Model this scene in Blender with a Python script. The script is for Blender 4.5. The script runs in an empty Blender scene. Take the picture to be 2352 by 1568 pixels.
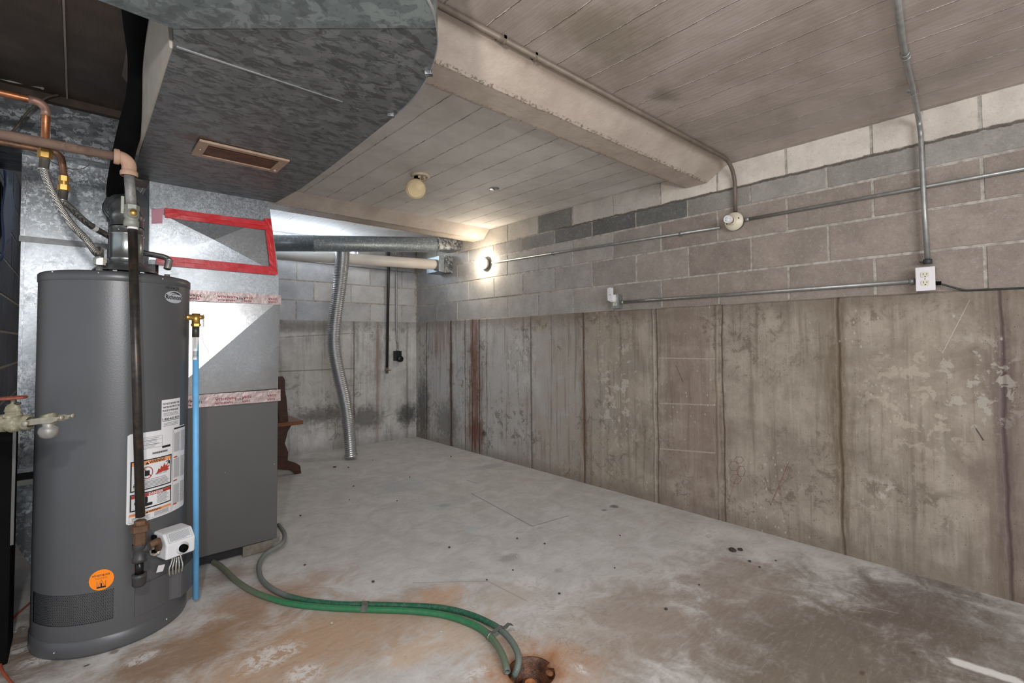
import bpy, bmesh, math, random
import numpy as np
from mathutils import Vector, Matrix, noise as mnoise
random.seed(7)
SC = bpy.context.scene
COL = SC.collection
V = Vector
pi = math.pi

# ------------------------------------------------------------------ camera
CAM_F, CAM_YAW, CAM_PITCH, CAM_ROLL, CAM_SX, CAM_SY, CAM_H = 1111.83, .723145, .031257, -.005723, -20.065, -37.638, 1.1538
XR, YB, ZC, Z1, ZW, ZT = 3.093, 5.100, 1.379, 1.575, 2.106, 2.270   # right wall, back wall, concrete top, block courses, ceiling
BS = .4064; CH = .2032
fF = V((math.sin(CAM_YAW)*math.cos(CAM_PITCH), math.cos(CAM_YAW)*math.cos(CAM_PITCH), math.sin(CAM_PITCH)))
r0 = V((math.cos(CAM_YAW), -math.sin(CAM_YAW), 0)); u0 = r0.cross(fF)
fR = r0*math.cos(CAM_ROLL)+u0*math.sin(CAM_ROLL); fU = -r0*math.sin(CAM_ROLL)+u0*math.cos(CAM_ROLL)
cd = bpy.data.cameras.new('camera'); cam = bpy.data.objects.new('camera', cd); COL.objects.link(cam)
cd.sensor_width = 36; cd.lens = CAM_F*36/2352; cd.clip_start = .02
cd.shift_x = -CAM_SX/2352; cd.shift_y = CAM_SY/2352
M = Matrix((fR, fU, -fF)).transposed().to_4x4(); M.translation = (0, 0, CAM_H)
cam.matrix_world = M
SC.camera = cam

def at(px, py, X=None, Y=None, Z=None, D=None):
    d = fF*CAM_F+fR*(px-1176-CAM_SX)+fU*(784+CAM_SY-py)
    t = X/d.x if X is not None else Y/d.y if Y is not None else (Z-CAM_H)/d.z if Z is not None else D/CAM_F
    return V((0, 0, CAM_H))+d*t

# ------------------------------------------------------------------ world, lights, exposure
w = bpy.data.worlds.new('world'); SC.world = w; w.use_nodes = True
w.node_tree.nodes['Background'].inputs[0].default_value = (.86, .92, 1, 1)
w.node_tree.nodes['Background'].inputs[1].default_value = .62
SC.view_settings.view_transform = 'Standard'; SC.view_settings.look = 'None'
SC.view_settings.exposure = .44; SC.view_settings.gamma = 1; SC.view_settings.use_curve_mapping = False

def light(name, kind, loc, power, col, size=.1, size_y=None, rot=None):
    l = bpy.data.lights.new(name, kind); l.energy = power; l.color = col
    if kind == 'AREA':
        l.size = size
        if size_y: l.shape = 'RECTANGLE'; l.size_y = size_y
    else: l.shadow_soft_size = size
    o = bpy.data.objects.new(name, l); o.location = loc; COL.objects.link(o)
    if rot: o.rotation_euler = rot
    return o
light('camera_side_lamp', 'POINT', (-.17, .25, 1.66), 46, (1, .96, .92), .035)
light('window_daylight', 'AREA', (1.6, 5.38, 2.17), 40, (.78, .88, 1), 1.3, .18, (math.radians(-58), 0, 0))
light('rear_fill', 'AREA', (.35, -1.9, 1.65), 50, (.96, .97, 1), 1.7, 1.0, (math.radians(86), 0, math.radians(-16)))  # added fill light behind the camera, for frontal light and metal reflections
BULB_EMIT = 200

# ------------------------------------------------------------------ node helpers
def lin(c):
    return tuple(((v/255+.055)/1.055)**2.4 if v > 10.3 else v/255/12.92 for v in c)
def C(r, g, b): return (*lin((r, g, b)), 1)
class NT:
    def __init__(s, name):
        s.m = bpy.data.materials.new(name); s.m.use_nodes = True; s.t = s.m.node_tree
        s.b = s.t.nodes['Principled BSDF']; s.out = s.t.nodes['Material Output']
    def n(s, k): return s.t.nodes.new(k)
    def l(s, a, b): s.t.links.new(a, b)
    def inp(s, sock, v):
        if hasattr(v, 'is_output'): s.l(v, sock)
        else:
            try: sock.default_value = v
            except Exception: sock.default_value = v[:3]
    def math(s, op, a, b=0, c=0, clamp=False):
        x = s.n('ShaderNodeMath'); x.operation = op; x.use_clamp = clamp
        for i, v in enumerate((a, b, c)): s.inp(x.inputs[i], v)
        return x.outputs[0]
    def vmath(s, op, a, b=(0, 0, 0)):
        x = s.n('ShaderNodeVectorMath'); x.operation = op
        s.inp(x.inputs[0], a); s.inp(x.inputs[1], b)
        return x.outputs['Value'] if op in ('LENGTH', 'DOT_PRODUCT', 'DISTANCE') else x.outputs[0]
    def pos(s):
        if not hasattr(s, '_p'): s._p = s.n('ShaderNodeNewGeometry').outputs['Position']
        return s._p
    def obj(s):
        if not hasattr(s, '_o'): s._o = s.n('ShaderNodeTexCoord').outputs['Object']
        return s._o
    def xyz(s, v):
        x = s.n('ShaderNodeSeparateXYZ'); s.l(v, x.inputs[0]); return x.outputs
    def noise(s, v, scale, detail=3, rough=.55, dist=0, stretch=None):
        if stretch: v = s.vmath('MULTIPLY', v, stretch)
        x = s.n('ShaderNodeTexNoise'); s.l(v, x.inputs['Vector']); x.inputs['Scale'].default_value = scale
        x.inputs['Detail'].default_value = detail; x.inputs['Roughness'].default_value = rough; x.inputs['Distortion'].default_value = dist
        return x.outputs[0]
    def vor(s, v, scale, out='Distance', rand=1):
        x = s.n('ShaderNodeTexVoronoi'); s.l(v, x.inputs['Vector']); x.inputs['Scale'].default_value = scale
        x.inputs['Randomness'].default_value = rand
        return x.outputs[out]
    def rng(s, v, a, b, c=0, d=1, smooth=True):
        x = s.n('ShaderNodeMapRange'); x.interpolation_type = 'SMOOTHSTEP' if smooth else 'LINEAR'
        for i, q in enumerate((v, a, b, c, d)): s.inp(x.inputs[i], q)
        return x.outputs[0]
    def mix(s, f, a, b, mode='MIX'):
        x = s.n('ShaderNodeMix'); x.data_type = 'RGBA'; x.blend_type = mode
        s.inp(x.inputs[0], f); s.inp(x.inputs[6], a); s.inp(x.inputs[7], b)
        return x.outputs[2]
    def attr(s, name):
        x = s.n('ShaderNodeAttribute'); x.attribute_name = name; return x.outputs['Color']
    def bump(s, h, strength=.3, dist=.01):
        x = s.n('ShaderNodeBump'); x.inputs['Strength'].default_value = strength; x.inputs['Distance'].default_value = dist
        s.l(h, x.inputs['Height']); s.l(x.outputs[0], s.b.inputs['Normal']); return x
    def blob(s, p, c, r, warp, soft=.5):           # stain mask: warped ellipsoid
        d = s.vmath('LENGTH', s.vmath('MULTIPLY', s.vmath('SUBTRACT', p, tuple(c)), tuple(1/v for v in r)))
        d = s.math('ADD', d, warp)
        return s.rng(d, 1, 1-soft, 0, 1)
    def seg(s, p, a, b, wdt, warp=0):               # thin line from a to b
        a = V(a); b = V(b); ab = b-a
        pa = s.vmath('SUBTRACT', p, tuple(a))
        t = s.math('DIVIDE', s.vmath('DOT_PRODUCT', pa, tuple(ab)), ab.length_squared, clamp=True)
        x = s.n('ShaderNodeVectorMath'); x.operation = 'SCALE'; x.inputs[0].default_value = ab; s.l(t, x.inputs[3])
        d = s.vmath('LENGTH', s.vmath('SUBTRACT', pa, x.outputs[0]))
        if warp: d = s.math('ADD', d, warp)
        return s.rng(d, wdt, wdt*.4, 0, 1)
    def fin(s, col=None, rough=None, metal=None, spec=None):
        if col is not None: s.inp(s.b.inputs['Base Color'], col)
        if rough is not None: s.inp(s.b.inputs['Roughness'], rough)
        if metal is not None: s.inp(s.b.inputs['Metallic'], metal)
        if spec is not None: s.b.inputs['Specular IOR Level'].default_value = spec
        return s.m

MATS = {}
def simple(name, col, rough=.5, metal=0, var=.12, scale=12, bump=0, bscale=60, spec=None, dirt=None):
    if name in MATS: return MATS[name]
    s = NT(name); p = s.obj()
    n = s.noise(p, scale, 4)
    f = s.rng(n, .3, .7)
    base = s.mix(f, tuple([v*(1-var) for v in col[:3]]+[1]), tuple([min(1, v*(1+var)) for v in col[:3]]+[1]))
    if dirt:
        base = s.mix(s.math('MULTIPLY', s.rng(s.noise(p, dirt[1], 5, .7), .5, .68), dirt[2]), base, dirt[0])
    s.fin(base, rough, metal, spec)
    if bump: s.bump(s.noise(p, bscale, 3), bump, .003)
    MATS[name] = s.m
    return s.m

def galv(name, dark, light_, metal=.75, rough=(.32, .5), scale=38, blot=None, dots=False, stretch=None, lo=.3, hi=.75, smear=None):
    s = NT(name); p = s.pos()
    q = s.vmath('ADD', p, s.vmath('MULTIPLY', s.n('ShaderNodeTexNoise').outputs['Color'], (0, 0, 0)))
    wn = s.n('ShaderNodeTexNoise'); s.l(p, wn.inputs['Vector']); wn.inputs['Scale'].default_value = scale*.9
    q = s.vmath('ADD', p, s.vmath('MULTIPLY', s.vmath('SUBTRACT', wn.outputs['Color'], (.5, .5, .5)), (.03, .03, .03)))
    if stretch: q = s.vmath('MULTIPLY', q, stretch)
    cell = s.xyz(s.vor(q, scale, 'Color'))[0]
    f = s.rng(cell, lo, hi)
    n2 = s.rng(s.noise(p, 9, 5, .65), .35, .65)
    f = s.math('MULTIPLY', f, s.math('ADD', .35, s.math('MULTIPLY', n2, .65)))
    col = s.mix(f, dark, light_)
    if blot:
        b = s.rng(s.noise(s.vmath('MULTIPLY', p, blot.get('st', (1, 1, 1))), blot['scale'], 6, .72, .6), blot.get('a', .5), blot.get('b', .56))
        col = s.mix(s.math('MULTIPLY', b, blot['f']), col, blot['c'])
    for (c, r, cc, st) in (smear or []):
        m = s.blob(p, c, r, s.math('MULTIPLY', s.math('SUBTRACT', s.noise(p, 16, 5, .65), .5), 1.6), .8)
        col = s.mix(s.math('MULTIPLY', m, st), col, cc)
    if dots:
        d = s.rng(s.vor(p, 110), .09, .05); sel = s.rng(s.xyz(s.vor(p, 110, 'Color'))[1], .72, .76)
        col = s.mix(s.math('MULTIPLY', s.math('MULTIPLY', d, sel), .5), col, C(215, 222, 222))
    s.fin(col, s.rng(cell, 0, 1, rough[0], rough[1], False), metal)
    s.bump(s.noise(p, 7, 2), .06, .01)
    MATS[name] = s.m
    return s.m

# ------------------------------------------------------------------ materials of the setting
def poured_wall(name, ax, seams, base, tint_regions, hlines, peels, rust, dark_top, extra_blobs=()):
    s = NT(name); p = s.pos(); o = s.xyz(p); u = o[ax]; z = o[2]
    st = (1, 1, .06)
    streak = s.noise(p, 26, 4, .6, 0, st)
    fine = s.noise(p, 90, 5, .75)
    mott = s.noise(p, 4.5, 7, .68, .3)
    col = s.mix(s.rng(mott, .32, .68), base[0], base[1])
    for (c, r, cc, k) in tint_regions:
        m = s.blob(p, c, r, s.math('MULTIPLY', s.math('SUBTRACT', mott, .5), 1.2), .85)
        col = s.mix(s.math('MULTIPLY', m, k), col, cc)
    col = s.mix(s.math('MULTIPLY', s.rng(streak, .5, .72), .45), col, base[2])
    col = s.mix(s.math('MULTIPLY', s.rng(streak, .45, .28), .25), col, base[3])
    col = s.mix(s.math('MULTIPLY', s.rng(fine, .56, .72), .38), col, base[2])
    patch = s.noise(p, 13, 8, .8, .5)
    reg = s.rng(s.noise(p, 1.9, 3, .5), .44, .6)
    col = s.mix(s.math('MULTIPLY', s.math('MULTIPLY', s.rng(patch, .52, .58), reg), .6), col, base[2])
    # seams of the form boards
    wob = s.math('MULTIPLY', s.math('SUBTRACT', s.noise(p, 9, 3, .6, 0, (1, 1, .4)), .5), .03)
    uu = s.math('ADD', u, wob); H = None
    for (u0_, wd, cc, k, dep) in seams:
        d = s.math('ABSOLUTE', s.math('SUBTRACT', uu, u0_))
        core = s.rng(d, wd, wd*.15)
        halo = s.math('MULTIPLY', s.rng(d, wd*6, wd*.5), s.rng(s.noise(p, 22, 6, .8, 0, (1, 1, .35)), .45, .62))
        col = s.mix(s.math('MULTIPLY', halo, .55*k), col, base[2])
        col = s.mix(s.math('MULTIPLY', core, k), col, cc)
        hh = s.math('MULTIPLY', s.rng(d, wd*1.2, 0), -dep)
        H = hh if H is None else s.math('ADD', H, hh)
    for (a, b, wd, cc, k) in hlines:
        m = s.seg(p, a, b, wd, s.math('MULTIPLY', s.math('SUBTRACT', fine, .5), wd*1.2))
        col = s.mix(s.math('MULTIPLY', m, k), col, cc)
    for (c, r, cc, k, sc) in rust:
        m = s.blob(p, c, r, s.math('MULTIPLY', s.math('SUBTRACT', s.noise(p, sc, 5, .7, 0, (1, 1, .12)), .5), 2.2), .8)
        col = s.mix(s.math('MULTIPLY', m, k), col, cc)
    for (c, r, cc, k) in peels:
        pn = s.math('MULTIPLY', s.rng(s.noise(p, 17, 4, .62, .4), .55, .6), s.blob(p, c, r, 0, .7))
        col = s.mix(s.math('MULTIPLY', pn, k), col, cc)
    for (c, r, cc, k) in extra_blobs:
        m = s.blob(p, c, r, s.math('MULTIPLY', s.math('SUBTRACT', s.noise(p, 20, 5, .7), .5), 1.3), .75)
        col = s.mix(s.math('MULTIPLY', m, k), col, cc)
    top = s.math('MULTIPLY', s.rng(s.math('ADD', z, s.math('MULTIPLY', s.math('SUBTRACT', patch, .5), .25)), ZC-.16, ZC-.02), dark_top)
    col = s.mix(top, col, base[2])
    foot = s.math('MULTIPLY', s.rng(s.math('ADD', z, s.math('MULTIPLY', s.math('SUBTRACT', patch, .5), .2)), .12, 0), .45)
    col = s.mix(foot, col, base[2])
    spk = s.math('MULTIPLY', s.rng(s.vor(p, 42), .13, .06), s.rng(s.xyz(s.vor(p, 42, 'Color'))[0], .86, .9))
    col = s.mix(s.math('MULTIPLY', spk, .6), col, C(70, 62, 56))
    eff = s.math('MULTIPLY', s.rng(s.vor(s.vmath('MULTIPLY', p, (1, 1, .6)), 34), .2, .1), s.rng(s.noise(p, 2.3, 2), .52, .62))
    col = s.mix(s.math('MULTIPLY', eff, .5), col, C(200, 196, 188))
    h = s.math('ADD', s.math('MULTIPLY', streak, .5), s.math('MULTIPLY', fine, .3))
    if H is not None: h = s.math('ADD', h, H)
    s.fin(col, .85, 0, .25)
    s.bump(h, .5, .012)
    return s.m

SEAMS_R = [(4.87, .012, C(70, 68, 66), .8, .5), (4.38, .022, C(74, 60, 52), .9, 1.2), (4.12, .008, C(92, 66, 54), .7, .5), (4.0, .01, C(96, 70, 58), .7, .4), (3.88, .012, C(86, 66, 54), .85, .9),
           (3.76, .008, C(104, 96, 90), .5, .4), (3.13, .012, C(96, 92, 88), .75, .8), (2.522, .014, C(100, 82, 68), .85, 1.0), (1.885, .012, C(178, 170, 158), .7, -.8),
           (1.86, .008, C(100, 90, 80), .7, .8), (1.43, .012, C(150, 138, 120), .7, -.7), (1.395, .007, C(92, 78, 66), .75, .9), (.767, .011, C(96, 82, 66), .85, 1.0), (.15, .010, C(92, 78, 76), .85, 1.0)]
def RW(px, py): return at(px, py, X=XR)
def BW(px, py): return at(px, py, Y=YB)
hl = []
for (y0, y1) in ((822, 824), (926, 930), (1030, 1040)):
    hl.append((RW(1515, y0), RW(1642, y1), .006, C(176, 166, 152), .75))
hl.append((RW(2227, 690), RW(2165, 810), .0022, C(196, 190, 180), .7))
hl.append((RW(1700, 1070), RW(1668, 1165), .002, C(128, 72, 60), .7)) 
hl.append((RW(1812, 1060), RW(1770, 1160), .003, C(128, 78, 64), .7))
hl.append((RW(2238, 978), RW(2258, 1010), .004, C(60, 54, 50), .8))
hl.append((RW(1553, 840), RW(1568, 876), .005, C(100, 86, 66), .6))
# child's scrawl of loops low on the wall
def loops(cx, cy, rx, ry):
    pts = [RW(cx+rx*math.cos(t), cy+ry*math.sin(t)) for t in [i*pi/3 for i in range(7)]]
    return [(pts[i], pts[i+1], .0022, C(112, 82, 90), .75) for i in range(6)]
for a_ in ((1697, 1056, 11, 8), (1686, 1070, 12, 12), (1702, 1082, 10, 13), (1690, 1100, 13, 12)): hl += loops(*a_)
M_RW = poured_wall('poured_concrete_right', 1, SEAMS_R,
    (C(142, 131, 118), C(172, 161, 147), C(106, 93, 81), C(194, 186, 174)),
    [((XR, 4.3, .7), (1, 2.3, 1.6), C(200, 200, 199), .95), ((XR, 1.6, .7), (1, .3, 1.2), C(132, 112, 104), .55), ((XR, .1, .6), (1, .25, 1.2), C(120, 106, 98), .6)],  # first, wide pale tint at the far end stands in for bulb light
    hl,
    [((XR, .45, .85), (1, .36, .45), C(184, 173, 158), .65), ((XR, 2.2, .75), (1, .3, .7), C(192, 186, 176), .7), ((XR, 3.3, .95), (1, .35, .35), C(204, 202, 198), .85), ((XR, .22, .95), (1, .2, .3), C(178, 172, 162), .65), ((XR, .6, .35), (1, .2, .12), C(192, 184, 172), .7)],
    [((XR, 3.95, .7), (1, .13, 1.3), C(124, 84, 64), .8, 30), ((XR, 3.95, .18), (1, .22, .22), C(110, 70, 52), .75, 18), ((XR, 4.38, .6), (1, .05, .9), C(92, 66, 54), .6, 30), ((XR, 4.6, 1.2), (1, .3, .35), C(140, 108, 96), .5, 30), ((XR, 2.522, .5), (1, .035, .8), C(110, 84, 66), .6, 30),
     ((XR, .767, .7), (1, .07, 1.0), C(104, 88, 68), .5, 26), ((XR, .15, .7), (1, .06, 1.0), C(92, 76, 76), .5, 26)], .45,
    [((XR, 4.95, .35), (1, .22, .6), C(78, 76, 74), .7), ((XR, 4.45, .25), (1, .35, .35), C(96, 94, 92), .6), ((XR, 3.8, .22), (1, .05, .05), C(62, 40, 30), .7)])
SEAMS_B = [(BW(813, 900).x, .012, C(104, 90, 80), .8, .9), (BW(867, 900).x, .03, C(140, 112, 98), .45, .2), (BW(935, 900).x, .02, C(110, 108, 106), .5, .3)]
hb = [(BW(640, 853), BW(812, 846), .008, C(108, 106, 102), .7), (BW(640, 775), BW(812, 765), .007, C(118, 116, 112), .6)]
for (x0, y0, x1, y1) in ((822, 752, 830, 768), (832, 755, 838, 766), (836, 765, 858, 766), (800, 750, 806, 762), (806, 764, 800, 770), (880, 752, 882, 768), (936, 755, 930, 770), (938, 765, 944, 774)):
    hb.append((BW(x0, y0), BW(x1, y1), .005, C(206, 206, 204), .8))
hb.append((BW(768, 925), BW(792, 955), .004, C(120, 116, 110), .7)); hb.append((BW(880, 958), BW(902, 950), .004, C(110, 106, 100), .7))
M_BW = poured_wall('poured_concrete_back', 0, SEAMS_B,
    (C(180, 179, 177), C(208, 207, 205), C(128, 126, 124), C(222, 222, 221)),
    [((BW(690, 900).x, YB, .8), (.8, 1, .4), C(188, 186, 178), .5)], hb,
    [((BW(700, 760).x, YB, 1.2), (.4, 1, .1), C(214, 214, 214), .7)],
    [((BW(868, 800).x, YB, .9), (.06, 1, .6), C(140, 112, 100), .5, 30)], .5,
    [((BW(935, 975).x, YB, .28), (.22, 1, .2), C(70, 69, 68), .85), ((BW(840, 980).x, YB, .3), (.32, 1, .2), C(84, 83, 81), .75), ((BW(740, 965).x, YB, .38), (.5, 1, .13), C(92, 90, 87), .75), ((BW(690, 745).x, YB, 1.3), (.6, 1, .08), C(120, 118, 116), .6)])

def dark_ledge(s, p, c):          # sooty ragged crack under the painted top course
    o = s.xyz(p); wz = s.math('ADD', o[2], s.math('MULTIPLY', s.math('SUBTRACT', s.noise(p, 14, 6, .7), .5), .035))
    m = s.math('MULTIPLY', s.rng(s.math('ABSOLUTE', s.math('SUBTRACT', wz, ZW)), .011, .004), s.math('MULTIPLY', s.rng(o[0], XR-.06, XR-.05), s.rng(o[1], 3.0, 2.7)))
    return s.mix(s.math('MULTIPLY', m, .85), c, C(78, 70, 62))
def block_mat():
    s = NT('concrete_block'); p = s.pos()
    c = s.attr('tone')
    n = s.noise(p, 160, 4, .8); m = s.noise(p, 6, 5, .65)
    c = s.mix(1, c, s.mix(s.rng(m, .3, .7), (.86, .86, .86, 1), (1.1, 1.1, 1.1, 1)), 'MULTIPLY')
    c = s.mix(s.math('MULTIPLY', s.rng(n, .55, .7), .3), c, s.mix(1, c, (.45, .44, .42, 1), 'MULTIPLY'))
    c = s.mix(s.math('MULTIPLY', s.rng(n, .42, .3), .22), c, C(205, 200, 194)); g2 = s.noise(p, 55, 6, .85); c = s.mix(s.math('MULTIPLY', s.rng(g2, .52, .66), .38), c, s.mix(1, c, (.55, .52, .5, 1), 'MULTIPLY')); c = s.mix(s.math('MULTIPLY', s.rng(g2, .46, .36), .3), c, C(196, 190, 182)); c = dark_ledge(s, p, c)
    s.fin(c, .9, 0, .2); s.bump(s.math('ADD', n, s.math('MULTIPLY', m, .6)), .45, .004)
    return s.m
M_BLOCK = block_mat()
ms_ = NT('mortar'); mp_ = ms_.pos(); ms_.fin(dark_ledge(ms_, mp_, ms_.mix(ms_.rng(ms_.noise(mp_, 20, 6, .75), .35, .65), C(148, 141, 132), C(190, 184, 174))), .9); ms_.bump(ms_.noise(mp_, 90, 3), .4, .004); M_MORTAR = ms_.m

def ceiling_mat():
    s = NT('painted_board_formed_concrete'); p = s.pos(); o = s.xyz(p)
    y = o[1]
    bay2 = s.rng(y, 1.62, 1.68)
    wob = s.math('MULTIPLY', s.math('SUBTRACT', s.noise(p, 5, 6, .7), .5), .03)
    wd = .182
    t = s.math('DIVIDE', s.math('ADD', s.math('SUBTRACT', o[0], 1.623-.091-8*.182), wob), wd)
    fr = s.math('ABSOLUTE', s.math('SUBTRACT', s.math('FRACT', t), .5))
    ridge = s.rng(fr, .022, .0)
    idn = s.n('ShaderNodeTexWhiteNoise'); idn.noise_dimensions = '1D'; s.l(s.math('FLOOR', s.math('ADD', t, .5)), idn.inputs[1])
    tone = idn.outputs[0]
    grain = s.noise(p, 60, 4, .65, 0, (1, .07, 1))
    mott = s.noise(p, 3.2, 6, .65, .4)
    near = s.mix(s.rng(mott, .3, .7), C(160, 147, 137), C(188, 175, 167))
    far = s.mix(s.rng(mott, .3, .7), C(206, 201, 195), C(226, 222, 217))  # far bay paler: the bulb's light is put into the paint colour
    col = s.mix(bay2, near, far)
    col = s.mix(s.math('MULTIPLY', tone, .16), col, C(150, 138, 128))
    dash = s.rng(s.noise(p, 9, 5, .75, 0, (2.0, 1, 1)), .49, .55)
    gap_glint = s.math('MULTIPLY', s.math('MULTIPLY', s.rng(fr, .022, .006), dash), s.math('ADD', .85, s.math('MULTIPLY', bay2, -.1)))
    col = s.mix(gap_glint, col, s.mix(bay2, C(232, 224, 214), C(96, 86, 76)))  # near bay: painted highlights along the ridges; far bay: dark board gaps
    for (c, r, cc, k) in [((1.45, 1.05, ZT), (.35, .2, .1), C(122, 112, 92), .5), ((2.0, 1.15, ZT), (.12, .08, .1), C(96, 90, 76), .5), (tuple(at(840, 330, Z=ZT)), (.5, .1, .1), C(170, 160, 150), .2)]:
        m = s.blob(p, c, r, s.math('MULTIPLY', s.math('SUBTRACT', s.noise(p, 14, 5, .7), .5), 1.4), .8)
        col = s.mix(s.math('MULTIPLY', m, k), col, cc)
    spk = s.math('MULTIPLY', s.rng(s.vor(p, 30), .07, .03), s.rng(s.xyz(s.vor(p, 30, 'Color'))[0], .8, .85))
    col = s.mix(s.math('MULTIPLY', spk, .7), col, C(90, 76, 66))
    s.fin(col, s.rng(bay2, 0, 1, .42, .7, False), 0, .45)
    h = s.math('ADD', s.math('MULTIPLY', ridge, s.math('SUBTRACT', .55, s.math('MULTIPLY', bay2, 1.1))), s.math('ADD', s.math('MULTIPLY', grain, .22), s.math('MULTIPLY', tone, .10)))
    s.bump(h, .8, .014)
    return s.m
M_CEIL = ceiling_mat()
def beam_mat():
    s = NT('painted_beam'); p = s.pos()
    mott = s.noise(p, 4, 6, .65)
    col = s.mix(s.rng(mott, .3, .7), C(176, 161, 148), C(200, 186, 173))
    pit = s.math('MULTIPLY', s.rng(s.vor(p, 36), .1, .04), s.rng(s.xyz(s.vor(p, 36, 'Color'))[0], .8, .85))
    col = s.mix(s.math('MULTIPLY', pit, .8), col, C(84, 70, 58))
    z = s.xyz(p)[2]
    edge = s.math('MULTIPLY', s.math('MULTIPLY', s.rng(s.math('ABSOLUTE', s.math('SUBTRACT', z, 2.181)), .009, .004), s.rng(s.math('ABSOLUTE', s.math('SUBTRACT', s.math('ABSOLUTE', s.math('SUBTRACT', s.math('ABSOLUTE', s.math('SUBTRACT', s.xyz(p)[1], 2.719)), 1.17)), .075)), .018, .006)), s.rng(s.noise(p, 60, 5, .8), .5, .56))
    col = s.mix(s.math('MULTIPLY', edge, .8), col, C(112, 98, 82))
    s.fin(col, .6, 0, .4)
    s.bump(s.math('ADD', s.noise(p, 55, 4, .7), s.math('MULTIPLY', pit, -2)), .4, .006)
    return s.m
M_BEAM = beam_mat()

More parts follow.
